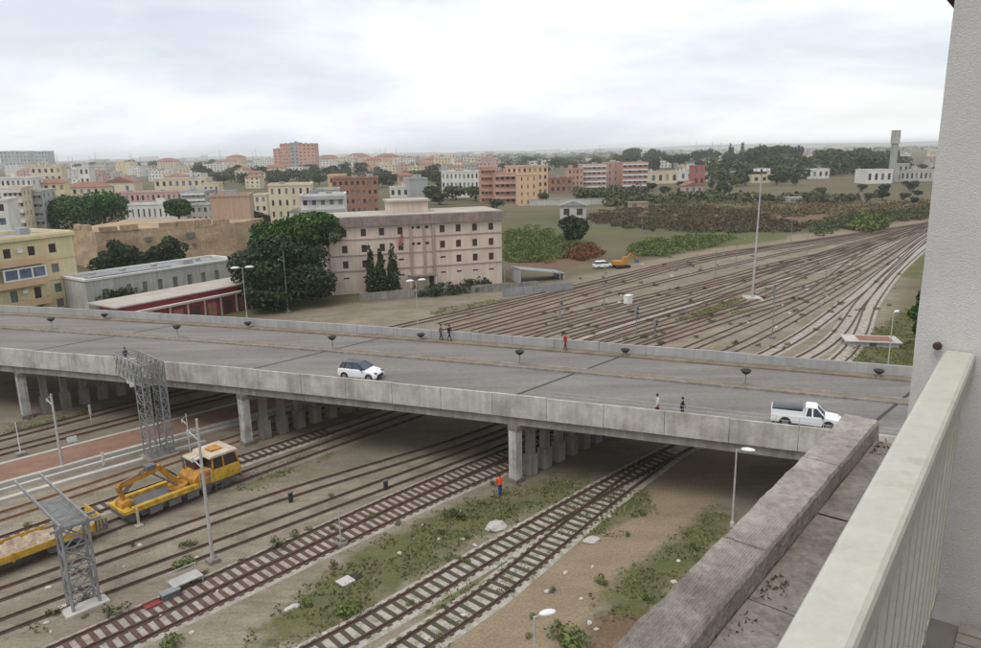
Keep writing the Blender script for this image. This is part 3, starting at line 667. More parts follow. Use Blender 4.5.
for k in range(8):
    a = S1 + 0.9 - k * 0.87
    for z in (6.6, 8.4): mb.bar(gl1(22.0, a, z), gl1(23.8, a - 0.4, z), 0.05)
mb.build('cantilever_truss', 'steel_grey', g1)
mb = MB(); mb.box(gl1(22.9, S1 - 4.6, 6.1), (0.5, 0.3, 0.9), UDIR); mb.box(gl1(22.9, S1 - 4.3, 5.5), (0.3, 0.25, 0.3), UDIR); mb.build('signal_box', 'lamp_white', g1)
mb = MB(); mb.box(gl1(22.9, S1, 0.1), (2.6, 2.2, 0.3), UDIR); mb.build('footing', 'concrete_grey', g1)

def pole(label, base, h, name='catenary_pole', mt='steel_grey', r=0.11, arms=(), group=None, cat='pole', foot=True, lean=0.0):
    o = thing(name, label, cat, base, 0, group)
    mb = MB(); mb.tube((0, 0, 0), (lean * h, 0, h), r, r * 0.6, 8); mb.build('shaft', mt, o)
    if foot:
        mb = MB(); mb.box((0, 0, 0.12), (0.7, 0.7, 0.3), UDIR); mb.build('footing', 'concrete_grey', o)
    for z, L_, an in arms:
        mb = MB(); d = Vector((math.cos(an), math.sin(an), 0)); mb.bar((lean * z, 0, z), d * L_ + Vector((lean * z, 0, z + 0.25)), 0.06); mb.bar((lean * z, 0, z + 0.9), d * L_ + Vector((lean * z, 0, z + 0.25)), 0.035); mb.build('bracket_arm', mt, o)
        mb = MB(); mb.lathe((lean * z + d.x * L_, d.y * L_, z), [(0.05, 0), (0.09, 0.05), (0.05, 0.1), (0.09, 0.15), (0.05, 0.2), (0.09, 0.25), (0.03, 0.32)], 8); mb.build('insulator', 'steel_pale', o)
    return o
AWAY = UDIR + PI / 2
pole('slim grey catenary pole standing right of the rail crane', ts(18.0, -42.2), 9.6, r=0.13, arms=((8.2, 1.5, AWAY), (6.4, 1.3, AWAY)), mt='steel_pale')
pole('slim pale catenary pole between the platform and the left bridge columns', gp(63, 470), 6.6, r=0.13, arms=((5.6, 1.4, AWAY),), mt='steel_pale')
pole('short thin pole with bracket behind the yellow crane cab', gp(192, 466), 4.6, r=0.07, arms=((3.6, 0.9, AWAY), (2.6, 1.1, AWAY - 0.6)), mt='steel_pale')
pole('thin signal post among the sleepered tracks', gp(341, 545), 2.6, r=0.05, mt='steel_pale', name='signal_post')
for i, (px, py, hp, lab) in enumerate([(288, 312, 60, 'left of the cypresses'), (505, 300, 38, 'before the tan office block corner'), (560, 318, 52, 'among the weedy inner tracks'), (604, 310, 44, 'beside the white relay box'), (697, 262, 26, 'in the middle of the yard'), (715, 278, 28, 'at the dark sleepers of the yard'), (790, 250, 30, 'near the sandy path'), (824, 296, 32, 'on the bare ground right of the mast'), (806, 262, 30, 'behind the bare ground patch'), (736, 268, 34, 'just left of the tall floodlight mast'), (772, 338, 50, 'behind the bridge near the pale tracks'), (642, 236, 22, 'at the green hedge'), (862, 222, 24, 'by the bright bush at the field edge')]):
    b0 = gp(px, py); d_ = (b0 - Vector((0, 0, CAM_H))).dot(Fv)
    pole('thin grey catenary pole ' + lab, b0, hp * d_ / FPX * 1.03, r=0.085, arms=((hp * d_ / FPX * 0.85, 1.6, AWAY + (PI if i % 2 else 0)),), group='catenary poles of the rail yard')
def lamp(label, base, h, heads=1, an=0.0, name='street_lamp', mt='steel_pale', hs=1.0):
    o = thing(name, label, 'lamp', base)
    mb = MB(); mb.tube((0, 0, 0), (0, 0, h), 0.075, 0.05, 10); mb.build('post', mt, o)
    for k in range(heads):
        d = Vector((math.cos(an + PI * k), math.sin(an + PI * k), 0))
        mb = MB(); mb.tube((0, 0, h - 0.03), d * 0.45 * hs + Vector((0, 0, h + 0.06)), 0.03, 0.03, 6); mb.build('arm', mt, o)
        mb = MB(); hd = []
        for z_, s_ in ((-0.07, 0.75), (-0.02, 1.0), (0.05, 0.85), (0.10, 0.45)): hd.append([d * (0.42 * math.cos(th) * s_ + 0.62) * hs + Vector((-d.y, d.x, 0)) * 0.21 * math.sin(th) * s_ * hs + Vector((0, 0, h + 0.08 + z_ * hs)) for th in [2 * PI * q / 14 for q in range(14)]])
        vs = [p_ for r_ in hd for p_ in r_]
        fs = [(j * 14 + i, j * 14 + (i + 1) % 14, (j + 1) * 14 + (i + 1) % 14, (j + 1) * 14 + i) for j in range(3) for i in range(14)] + [tuple(range(13, -1, -1)), tuple(range(42, 56))]
        mb.raw(vs, fs); mb.build('lamp_head', 'lamp_white', o, smooth=True)
    mb = MB(); mb.lathe((0, 0, 0), [(0.16, 0), (0.16, 0.25), (0.10, 0.4)], 10); mb.build('base', mt, o)
    return o
lamp('grey street lamp with white oval head beside the right abutment and dirt road', gp(732, 526), 5.55, 1, -0.36, hs=1.15)
lamp('street lamp with white oval head at the bottom of the dirt road', gp(541, 613, 5.2) - Vector((0.3, 0.1, 5.2)), 5.1, 1, 0.3)
lamp('double-headed white street lamp beside the red shed', gp(247, 318), 8.0, 2, 0.35, hs=1.7)
lamp('double-headed white street lamp in front of the tan office block', gp(418, 330), 7.2, 2, 0.5, hs=1.5)
lamp('street lamp with white head beside the red kiosk roof', gp(886, 383), 7.7, 1, 0.6, hs=1.0)
mst = thing('floodlight_mast', 'very tall grey floodlight mast rising from the rail yard', 'mast', gp(752, 299))
mb = MB(); mb.tube((0, 0, 0), (0.3, 0, 21.5), 0.21, 0.085, 12); mb.build('shaft', 'steel_pale', mst)
mb = MB(); mb.lathe((0.3, 0, 21.2), [(0.9, 0), (1.0, 0.1), (1.0, 0.2), (0.9, 0.3)], 16); mb.build('crown_ring', 'steel_grey', mst)
for k in range(8):
    a = 2 * PI * k / 8; mb = MB(); mb.box((0.3 + 1.15 * math.cos(a), 1.15 * math.sin(a), 21.2), (0.28, 0.5, 0.42), a); mb.build('floodlight', 'lamp_white', mst)
mb = MB(); mb.box((0, 0, 0.15), (2.6, 2.6, 0.4)); mb.build('footing', 'platform_edge', mst)
# bowl-topped posts on the bridge
def bowl_mesh():
    mb = MB(); mb.lathe((0, 0, 0), [(0.06, 0.0), (0.20, 0.06), (0.36, 0.22), (0.43, 0.36), (0.40, 0.38), (0.30, 0.30), (0.05, 0.26)], 16); return mb.mesh('bowl', 'black_plastic', smooth=True)
BM = bowl_mesh()
def bowl_post(px, py, w_, h, row):
    o0 = gp(px, py, ZD); x = o0.x
    for _ in range(5): p = P(x, w_, 6.34); x += o0.x - p.x
    o = thing('planter_post', 'black bowl on a thin grey post standing on the ' + row, 'planter', P(x, w_, 6.34), 0, 'bowl posts on the ' + row)
    mb = MB(); mb.tube((0, 0, 0), (0, 0, h), 0.05, 0.05, 8); mb.build('post', 'steel_grey', o)
    put('bowl', BM, o, (0, 0, h - 0.02))
    mb = MB(); mb.lathe((0, 0, 0), [(0.15, 0), (0.15, 0.04), (0.07, 0.08)], 10); mb.build('foot', 'steel_grey', o)
for px, py in ((47, 333), (175, 341), (332, 352), (520, 368), (746, 388)): bowl_post(px, py, 10.4, 0.95, 'bridge median')
for px, py in ((105, 320), (248, 329), (421, 341), (626, 358), (881, 380)): bowl_post(px, py, 16.3, 0.25, 'far bridge footpath')

# ------------------------------------------------------------------ rail vehicles
def wheelset(par, x, y=0.72, r=0.42):
    for sgn in (-1, 1):
        mb = MB(); mb.tube((x, sgn * y - 0.06, r + 0.19), (x, sgn * y + 0.06, r + 0.19), r, r, 18); mb.tube((x, sgn * (y - 0.06) - 0.02, r + 0.19), (x, sgn * (y - 0.06) + 0.02, r + 0.19), r + 0.03, r + 0.03, 18); mb.build('wheel', 'steel_dark', par)
def t3(t_): return float(np.interp(t_, [8, 25], [-51.3, -52.5]))
TA = UDIR + math.atan2(1.2, 17)
cr = thing('rail_crane', 'yellow rail crane with cream-roofed cab and folded orange boom', 'rail vehicle', ts(20.1, t3(20.1), 0), TA)
for x in (-3.6, -2.2, 2.0, 3.6): wheelset(cr, x)
mb = MB(); mb.bx(-4.3, 4.3, -1.0, 1.0, 0.75, 1.05); mb.bx(-3.0, -1.0, -0.8, 0.8, 0.4, 0.74); mb.build('underframe', 'steel_dark', cr)
mb = MB(); mb.bx(-3.7, 1.2, -1.3, -0.95, 1.06, 1.42); mb.bx(-3.7, 1.2, 0.95, 1.3, 1.06, 1.42); mb.bx(-4.3, -3.7, -1.25, 1.25, 1.06, 1.3); mb.build('deck_frame', 'crane_yellow', cr)
mb = MB(); mb.bx(-3.68, 1.18, -0.94, 0.94, 1.06, 1.15); mb.build('deck', 'steel_dark', cr)
def chamfer_prism(pts, y0, y1, bev, name, mt, par, seg=2):
    mb = MB(); mb.prism(pts, y0, y1); me = mb.mesh(name, *(mt if isinstance(mt, (list, tuple)) else [mt]))
    bm = bmesh.new(); bm.from_mesh(me); bmesh.ops.recalc_face_normals(bm, faces=bm.faces[:])
    bmesh.ops.bevel(bm, geom=bm.edges[:], offset=bev, segments=seg, affect='EDGES', profile=0.6, clamp_overlap=True)
    for f in bm.faces: f.smooth = True
    bm.to_mesh(me); bm.free()
    o = put(name, me, par); 
    try: me.set_sharp_from_angle(angle=R(35))
    except Exception: pass
    return o
cab = chamfer_prism([(2.3, 1.06), (4.55, 1.06), (4.75, 1.5), (4.6, 2.05), (2.3, 2.05)], -1.25, 1.25, 0.06, 'cab', 'crane_yellow', cr)
mb = MB(); mb.raw([(2.4, -1.2, 2.05), (4.58, -1.2, 2.05), (4.58, 1.2, 2.05), (2.4, 1.2, 2.05), (2.45, -1.12, 2.95), (4.35, -1.12, 2.95), (4.35, 1.12, 2.95), (2.45, 1.12, 2.95)], [(0, 1, 5, 4), (1, 2, 6, 5), (2, 3, 7, 6), (3, 0, 4, 7), (4, 5, 6, 7), (3, 2, 1, 0)]); mb.build('window', 'pane_dark', cab)
mb = MB()
for x, x2 in ((2.42, 2.47), (3.3, 3.3), (4.56, 4.34)):
    for y, y2 in ((-1.22, -1.14), (1.22, 1.14)): mb.bar((x, y, 2.03), (x2, y2, 2.97), 0.11)
mb.bar((4.58, 0, 2.03), (4.37, 0, 2.97), 0.1); mb.build('pillar', 'crane_orange', cab)
chamfer_prism([(2.2, 2.95), (4.6, 2.95), (4.5, 3.16), (2.3, 3.16)], -1.28, 1.28, 0.05, 'roof', 'cream_cab', cab)
mb = MB(); mb.bx(2.8, 3.7, -0.5, 0.4, 3.16, 3.3); mb.build('roof_hatch', 'crane_orange', cab)
for y in (-0.8, 0.8):
    mb = MB(); mb.tube((4.66, y, 1.72), (4.78, y, 1.68), 0.11, 0.11, 10); mb.build('headlight', 'lamp_white', cab)
chamfer_prism([(0.9, 1.06), (2.25, 1.06), (2.25, 2.1), (1.4, 2.1), (0.9, 1.7)], -1.1, 1.1, 0.05, 'engine_housing', 'crane_orange', cr)
chamfer_prism([(1.5, 2.1), (2.25, 2.1), (2.2, 2.8), (1.5, 2.8)], -0.2, 1.1, 0.05, 'operator_cab', 'pane_dark', cr)
chamfer_prism([(1.35, 2.8), (2.3, 2.8), (2.25, 2.95), (1.4, 2.95)], -0.3, 1.2, 0.04, 'operator_roof', 'cream_cab', cr)
mb = MB(); mb.lathe((0.2, 0, 1.15), [(0.7, 0), (0.75, 0.1), (0.7, 0.3)], 18); mb.build('turntable', 'crane_orange', cr)
def arm(nm, p, q, w0, w1, mt, y=0.0):
    mb = MB(); p, q = Vector((p[0], y, p[1])), Vector((q[0], y, q[1])); d = (q - p).normalized(); u = Vector((-d.z, 0, d.x))
    vs = []
    for e, ww in ((p, w0), (q, w1)):
        for a, b_ in ((-1, -1), (1, -1), (1, 1), (-1, 1)): vs.append(e + Vector((0, a * 0.17, 0)) + u * b_ * ww / 2)
    mb.raw(vs, [(3, 2, 1, 0), (4, 5, 6, 7), (0, 1, 5, 4), (1, 2, 6, 5), (2, 3, 7, 6), (3, 0, 4, 7)]); return mb.build(nm, mt, cr)
arm('boom', (0.3, 1.4), (-1.0, 3.15), 0.45, 0.35, 'crane_orange'); arm('jib', (-0.9, 3.2), (-4.0, 2.75), 0.42, 0.30, 'crane_orange')
arm('dipper', (-4.0, 2.8), (-3.7, 1.5), 0.30, 0.26, 'crane_orange')
mb = MB(); mb.tube((0.0, -0.3, 1.5), (-1.6, -0.25, 2.95), 0.07, 0.07, 8); mb.tube((-2.2, -0.1, 3.25), (-3.9, -0.1, 2.95), 0.06, 0.06, 8); mb.build('hydraulic_ram', 'steel_dark', cr)
mb = MB(); mb.bx(-2.0, -1.3, -0.3, 0.3, 3.3, 3.6); mb.build('counterweight', 'steel_dark', cr)
chamfer_prism([(-4.2, 1.2), (-3.3, 1.2), (-3.2, 1.55), (-3.6, 1.75), (-4.1, 1.65)], -0.55, 0.55, 0.05, 'grab', 'crane_orange', cr)
for y in (-1.35, 1.35):
    mb = MB(); mb.bar((-3.5, y, 0.1), (-3.5, y, 1.35), 0.14); mb.bar((-3.5, y * 0.6, 1.1), (-3.5, y, 1.1), 0.16); mb.box((-3.5, y, 0.08), (0.5, 0.4, 0.1)); mb.build('outrigger', 'cream_cab', cr)
for y in (-1.27, 1.27):
    mb = MB(); mb.bar((1.3, y, 1.06), (1.3, y, 2.3), 0.04); mb.bar((2.2, y, 1.06), (2.2, y, 2.3), 0.04); mb.bar((1.3, y, 2.3), (2.2, y, 2.3), 0.04); mb.bar((1.3, y, 1.7), (2.2, y, 1.7), 0.03); mb.build('handrail', 'cream_cab', cr)
mb = MB(); mb.tube((1.2, 0.8, 2.1), (1.2, 0.8, 2.9), 0.08, 0.08, 8); mb.tube((1.2, 0.8, 2.9), (1.05, 0.8, 3.05), 0.08, 0.07, 8); mb.build('exhaust', 'steel_dark', cr)
mb = MB(); [mb.bar((2.45, -1.36, z), (2.95, -1.36, z), 0.04) for z in (0.35, 0.65, 0.95)]; mb.bar((2.45, -1.36, 0.3), (2.45, -1.36, 1.2), 0.04); mb.bar((2.95, -1.36, 0.3), (2.95, -1.36, 1.2), 0.04); mb.build('ladder', 'steel_dark', cr)
for k_ in range(3):
    mb = MB(); pr_ = None
    for q_ in range(9):
        u_ = q_ / 8; p_ = Vector((lerp(0.2, -3.8, u_), 0.12 * (k_ - 1), 1.6 + 1.9 * math.sin(PI * (0.12 + 0.78 * u_)) - 0.25 + 0.05 * k_))
        if pr_ is not None: mb.tube(pr_, p_, 0.03, 0.03, 6)
        pr_ = p_
    mb.build('hose', 'black_plastic', cr)
for x_ in (-2.6, -1.2, 0.2): mb = MB(); mb.bx(x_, x_ + 0.9, -1.33, -1.301, 0.55, 1.0); mb.build('side_locker', 'steel_dark', cr)
mb = MB(); mb.bar((4.76, -1.1, 0.85), (4.76, 1.1, 0.85), 0.14, 0.26); mb.build('buffer_beam', 'steel_dark', cr)
fw = thing('flat_wagon', 'yellow-sided flat wagon loaded with pale rubble ahead of the rail crane', 'rail wagon', ts(8.0, t3(8.0), 0), UDIR + 0.05)
for x in (-4.6, -3.0, 3.4, 5.0): wheelset(fw, x, r=0.40)
mb = MB(); mb.bx(-6.4, 6.3, -0.9, 0.9, 0.75, 1.0); mb.build('underframe', 'steel_dark', fw)
mb = MB(); mb.bx(-6.4, 6.3, -1.25, 1.25, 1.0, 1.08); mb.build('deck', 'load_pale', fw)
for y in (-1.28, 1.22): mb = MB(); mb.bx(-6.4, 6.3, y, y + 0.06, 0.92, 1.38); mb.build('side_board', 'crane_yellow', fw)
for x in (-4, -1.5, 1.0, 3.5, 5.8):
    mb = MB(); mb.bx(x - 0.07, x + 0.07, -1.36, -1.285, 0.85, 1.45); mb.build('stake', 'crane_orange', fw)
mb = MB(); mb.bx(6.2, 6.3, -1.2, 1.2, 1.08, 1.9); mb.build('end_frame', 'crane_yellow', fw)
mb = MB(); na, nb = 60, 12; vs = []
for i in range(na + 1):
    for j in range(nb + 1):
        x, y = lerp(-6.2, 6.0, i / na), lerp(-1.15, 1.15, j / nb); e = min(1, min(j, nb - j) / 2.5)
        vs.append((x, y, 1.1 + e * (0.25 + 0.35 * noise.noise(Vector((x * 0.9, y * 1.4, 2))) + 0.22 * noise.noise(Vector((x * 3, y * 3, 9))))))
mb.raw(vs, [(i * (nb + 1) + j, (i + 1) * (nb + 1) + j, (i + 1) * (nb + 1) + j + 1, i * (nb + 1) + j + 1) for i in range(na) for j in range(nb)]); ld = mb.build('rubble_load', 'load_pale', fw); tag(ld, kind='stuff')
for x in (-6.45, 6.3, ):
    for y in (-0.85, 0.85):
        mb = MB(); sg = -1 if x < 0 else 1; mb.tube((x, y, 0.95), (x + sg * 0.4, y, 0.95), 0.09, 0.09, 8); mb.tube((x + sg * 0.4, y, 0.95), (x + sg * 0.45, y, 0.95), 0.2, 0.2, 10); mb.build('buffer', 'steel_dark', fw)

# ------------------------------------------------------------------ road vehicles
def car_wheel(par, x, y, r=0.30, wd=0.19):
    sg = -1 if y < 0 else 1
    mb = MB(); mb.tube((x, y - wd / 2, r), (x, y + wd / 2, r), r, r, 20); wo = mb.build('wheel', 'tyre', par, smooth=False)
    mb = MB(); mb.tube((x, y + sg * (wd / 2 - 0.02), r), (x, y + sg * (wd / 2 + 0.012), r), r * 0.66, r * 0.6, 14); mb.build('rim', 'rim', wo)
def greenhouse(mb, b0, b1, wb, zb, t0, t1, wt, zt):
    return mb.raw([(b0, -wb, zb), (b1, -wb, zb), (b1, wb, zb), (b0, wb, zb), (t0, -wt, zt), (t1, -wt, zt), (t1, wt, zt), (t0, wt, zt)], [(0, 1, 5, 4), (1, 2, 6, 5), (2, 3, 7, 6), (3, 0, 4, 7), (4, 5, 6, 7), (3, 2, 1, 0)])
def bridge_angle(x): return math.atan(-0.385 - 0.0016 * x)
car = thing('hatchback_car', 'small white hatchback with black roof driving along the bridge', 'car', P(-12.3, 3.2, ZD), bridge_angle(-11))
chamfer_prism([(-1.78, 0.30), (-1.85, 0.62), (-1.78, 0.98), (-0.2, 0.96), (0.72, 0.95), (1.45, 0.80), (1.80, 0.66), (1.86, 0.42), (1.78, 0.24), (-1.5, 0.22)], -0.82, 0.82, 0.085, 'body', 'car_white', car, 3)
mb = MB(); greenhouse(mb, -1.72, 0.78, 0.75, 0.95, -1.38, 0.05, 0.58, 1.44); mb.build('windows', 'car_glass', car)
mb = MB()
for y, y2 in ((-0.765, -0.595), (0.765, 0.595)):
    for x, x2 in ((0.80, 0.06), (-0.42, -0.5), (-1.2, -1.1), (-1.70, -1.38)): mb.bar((x, y, 0.94), (x2, y2, 1.44), 0.07, 0.05)
mb.build('pillar', 'car_black', car)
chamfer_prism([(-1.52, 1.42), (0.08, 1.42), (-0.05, 1.475), (-0.7, 1.50), (-1.4, 1.47)], -0.60, 0.60, 0.02, 'roof', 'car_black', car)
for x in (-1.18, 1.17):
    for y in (-0.745, 0.745): car_wheel(car, x, y)
for y in (-0.6, 0.6):
    mb = MB(); mb.box((1.70, y, 0.70), (0.24, 0.26, 0.13)); mb.build('headlight', 'car_glass', car); mb = MB(); mb.box((-1.80, y * 1.1, 0.82), (0.1, 0.18, 0.28)); mb.build('taillight', 'tail_red', car)
    mb = MB(); mb.box((0.55, y * 1.5, 1.0), (0.14, 0.2, 0.12)); mb.build('mirror', 'car_black', car)
mb = MB(); mb.box((1.84, 0, 0.42), (0.07, 1.0, 0.22)); mb.build('grille', 'black_plastic', car)
for y in (-0.815, 0.815):
    [MB().tube((x, y - 0.012, 0.31), (x, y + 0.012, 0.31), 0.37, 0.37, 18).build('wheel_arch', 'black_plastic', car) for x in (1.17, -1.18)]
pk = thing('pickup_truck', 'white pickup truck with dark load bed driving along the bridge', 'pickup', P(20.4, 2.9, ZD), bridge_angle(21))
chamfer_prism([(-2.5, 0.42), (-2.5, 0.98), (-0.1, 0.98), (-0.1, 1.0), (1.25, 1.02), (2.2, 0.92), (2.42, 0.75), (2.45, 0.40), (2.2, 0.32)], -0.84, 0.84, 0.07, 'body', 'car_white', pk, 3)
mb = MB(); greenhouse(mb, -0.12, 1.32, 0.77, 1.0, 0.02, 0.72, 0.64, 1.62); mb.build('windows', 'car_glass', pk)
mb = MB()
for y, y2 in ((-0.79, -0.65), (0.79, 0.65)):
    for x, x2 in ((1.34, 0.74), (-0.1, 0.03), (0.42, 0.40)): mb.bar((x, y, 0.99), (x2, y2, 1.62), 0.11, 0.06)
mb.bx(-0.16, -0.02, -0.78, 0.78, 0.99, 1.15); mb.build('pillar', 'car_white', pk)
chamfer_prism([(-0.12, 1.60), (0.78, 1.60), (0.66, 1.70), (0.0, 1.71)], -0.67, 0.67, 0.03, 'roof', 'car_white', pk)
mb = MB()
for y in (-0.82, 0.76): mb.bx(-2.48, -0.2, y, y + 0.06, 0.97, 1.33)
mb.bx(-2.5, -2.44, -0.8, 0.8, 0.97, 1.33); mb.build('bed_side', 'car_white', pk)
chamfer_prism([(-2.42, 0.99), (-0.3, 0.99), (-0.3, 1.52), (-2.42, 1.42)], -0.74, 0.74, 0.04, 'bed_cover', 'car_black', pk)
for x in (-1.45, 1.55):
    for y in (-0.76, 0.76): car_wheel(pk, x, y, 0.36, 0.22)
for y in (-0.848, 0.848):
    [MB().tube((x, y - 0.008, 0.38), (x, y + 0.008, 0.38), 0.44, 0.44, 18).build('wheel_arch', 'black_plastic', pk) for x in (-1.45, 1.55)]
for y in (-0.62, 0.62):
    mb = MB(); mb.box((2.38, y, 0.72), (0.14, 0.28, 0.16)); mb.build('headlight', 'lamp_white', pk); mb = MB(); mb.box((-2.5, y * 1.15, 0.8), (0.06, 0.14, 0.3)); mb.build('taillight', 'tail_red', pk)
    mb = MB(); mb.box((1.12, y * 1.5, 1.1), (0.14, 0.22, 0.18)); mb.build('mirror', 'black_plastic', pk)
mb = MB(); mb.box((2.46, 0, 0.5), (0.08, 1.5, 0.18)); mb.build('bumper', 'black_plastic', pk)
pk.scale = (0.9, 0.9, 0.92)
# parked white van and orange digger beyond the yard
pv = thing('parked_car', 'white car parked beside the orange digger beyond the rail yard', 'car', gp(603, 268), R(15))
chamfer_prism([(-2.1, 0.3), (-2.15, 0.95), (-0.2, 1.0), (1.2, 0.95), (2.1, 0.75), (2.1, 0.3)], -0.85, 0.85, 0.08, 'body', 'car_white', pv, 2)
mb = MB(); greenhouse(mb, -2.0, 1.1, 0.8, 0.95, -1.7, 0.4, 0.68, 1.5); mb.build('windows', 'car_glass', pv)
mb = MB(); mb.bx(-1.75, 0.45, -0.7, 0.7, 1.49, 1.56); mb.build('roof', 'car_white', pv)
for x in (-1.3, 1.3):
    for y in (-0.78, 0.78): car_wheel(pv, x, y, 0.32)
dg = thing('digger', 'orange digger parked at the far edge of the rail yard', 'digger', gp(621, 268), R(20))
for y in (-0.9, 0.9):
    chamfer_prism([(-1.6, 0.1), (-1.8, 0.4), (-1.5, 0.7), (1.5, 0.7), (1.8, 0.4), (1.6, 0.1)], y - 0.25, y + 0.25, 0.04, 'track', 'tyre', dg)
chamfer_prism([(-1.8, 0.75), (1.0, 0.75), (1.0, 1.5), (-1.8, 1.7)], -1.1, 1.1, 0.06, 'house', 'crane_orange', dg)
chamfer_prism([(0.0, 1.5), (1.2, 1.5), (1.0, 2.5), (0.1, 2.5)], -1.0, -0.1, 0.05, 'cab', 'crane_orange', dg)
mb = MB(); mb.bar((0.8, 0.3, 1.4), (2.6, 0.3, 2.9), 0.35); mb.bar((2.6, 0.3, 2.9), (4.0, 0.3, 1.6), 0.28); mb.build('boom', 'crane_orange', dg)
mb = MB(); mb.box((4.0, 0.3, 1.2), (0.7, 0.8, 0.7), 0.3); mb.build('bucket', 'steel_dark', dg)

# ------------------------------------------------------------------ people
def person(label, loc, rz, top, bottom, stride=0.2, lean=0.0, h=1.72, arms=0.15, hair='hair', group=None, skirt=False):
    k = h / 1.72
    V = [(0, 0, .93), (0, 0.01 + lean * .25, 1.15), (0, lean * .55, 1.36), (0, lean * .7, 1.48), (0, lean * .85 + .02, 1.56), (0, lean * .9 + .02, 1.66)]
    Rr = [(.15, .11), (.135, .10), (.165, .11), (.06, .06), (.085, .095), (.075, .085)]
    E_ = [(0, 1), (1, 2), (2, 3), (3, 4), (4, 5)]
    for sg in (-1, 1):
        st = stride * sg; b0 = len(V)
        V += [(sg * .09, 0, .86), (sg * .095, st * .55 + .03, .49), (sg * .095, st, .085), (sg * .10, st + .15, .045)]
        Rr += [(.10, .10), (.065, .07), (.045, .05), (.04, .035)]
        if skirt: Rr[-4] = (.14, .13); Rr[-3] = (.12, .12)
        E_ += [(0, b0), (b0, b0 + 1), (b0 + 1, b0 + 2), (b0 + 2, b0 + 3)]
        b1 = len(V); aw = -arms * sg
        V += [(sg * .19, lean * .58, 1.40), (sg * .235, lean * .4 + aw * .5 - .02, 1.13), (sg * .225, lean * .3 + aw + .05, .90), (sg * .22, lean * .3 + aw * 1.1 + .08, .80)]
        Rr += [(.06, .06), (.045, .045), (.032, .032), (.035, .02)]
        E_ += [(2, b1), (b1, b1 + 1), (b1 + 1, b1 + 2), (b1 + 2, b1 + 3)]
    me = bpy.data.meshes.new('body'); me.from_pydata([(x * k, y * k, z * k) for x, y, z in V], E_, [])
    ob = bpy.data.objects.new('tmp_body', me); col.objects.link(ob)
    ob.modifiers.new('skin', 'SKIN'); sv = me.skin_vertices[0].data
    for i, r_ in enumerate(Rr): sv[i].radius = (r_[0] * k, r_[1] * k); sv[i].use_root = (i == 0)
    ss = ob.modifiers.new('sub', 'SUBSURF'); ss.levels = 2; ss.render_levels = 2
    dgph = bpy.context.evaluated_depsgraph_get(); m2 = bpy.data.meshes.new_from_object(ob.evaluated_get(dgph)); bpy.data.objects.remove(ob)
    m2.materials.clear()
    for mm in (top, bottom, 'skin', 'tyre'): m2.materials.append(MATS[mm])
    for p_ in m2.polygons:
        z = p_.center.z / k; x = abs(p_.center.x) / k
        p_.material_index = 3 if z < 0.10 else 2 if (z > 1.46 or (x > .17 and z < .90 and z > .6)) else 1 if (z < .93 and x < .19) else 0; p_.use_smooth = True
    o = thing('person', label, 'person', loc, rz, group); put('body', m2, o)
    mb = MB(); c0 = Vector((0, lean * .9 + .005, 1.615)) * k
    prof = [(.095 * k, -0.02 * k), (.10 * k, .04 * k), (.075 * k, .095 * k), (.03 * k, .115 * k)]
    mb.lathe(c0, prof, 12); mb.build('hair', hair, o, smooth=True)
    return o
BA = bridge_angle(0)
person('person in black walking on the far bridge footpath, bag at the side', P(-9.9, 16.5, 6.34), BA - PI / 2, 'cloth_black', 'cloth_dark', 0.25)
person('person in dark grey walking right behind another on the far bridge footpath', P(-10.8, 16.6, 6.34), BA - PI / 2, 'cloth_grey', 'cloth_black', 0.2, h=1.66)
person('person in a red jacket leaning forward on the far bridge footpath', P(1.2, 16.4, 6.34), BA + PI / 2, 'cloth_red', 'cloth_maroon', 0.15, 0.12)
person('person in white top and maroon trousers behind the near parapet', P(11.4, 1.0, 6.34), BA + PI / 2 + 0.5, 'cloth_white', 'cloth_maroon', 0.1, 0.06)
person('person in dark coat walking behind the near bridge parapet', P(13.0, 0.85, 6.34), BA - PI / 2, 'cloth_black', 'cloth_dark', 0.2, 0.0)
person('person in dark clothes behind the parapet above the left bridge columns', P(-34.2, 0.8, 6.34), BA - PI / 2, 'cloth_dark', 'cloth_black', 0.2, 0.0, 1.6)
person('worker in orange jacket and blue trousers standing at the foot of the bridge column', gp(500, 496), PI + 0.4, 'cloth_orange', 'cloth_blue', 0.08, 0.0, 1.75)

# ------------------------------------------------------------------ small yard things
def slabthing(name, label, cat, px, py, dims, mt, rz=UDIR, group=None, z=0):
    p = gp(px, py); mb = MB(); mb.box((0, 0, dims[2] / 2 + 0.0), dims)
    o = mb.build(name, mt); o.location = (p.x, p.y, z); o.rotation_euler = (0, 0, rz); return tag(o, label, cat, group)
pf = thing('access_platform', 'small grey steel frame platform beside the sleepered tracks', 'platform', gp(186, 585), UDIR)
mb = MB(); mb.bx(-0.9, 0.9, -0.5, 0.5, 0.42, 0.48); mb.build('deck', 'steel_pale', pf)
for x in (-0.85, 0.85):
    for y in (-0.45, 0.45): mb = MB(); mb.bar((x, y, 0), (x, y, 0.95 if y > 0 else 0.45), 0.05); mb.build('leg', 'steel_pale', pf)
mb = MB(); mb.bar((-0.9, 0.45, 0.95), (0.9, 0.45, 0.95), 0.045); mb.bar((-0.9, 0.45, 0.7), (0.9, 0.45, 0.7), 0.03); mb.build('guard_rail', 'steel_pale', pf)
pm = thing('point_motor', 'dark point motor box with rusty red plate between the sleepered tracks', 'point motor', ts(13.6, -40.9) + Vector((1.0, 0.3, 0)), UDIR)
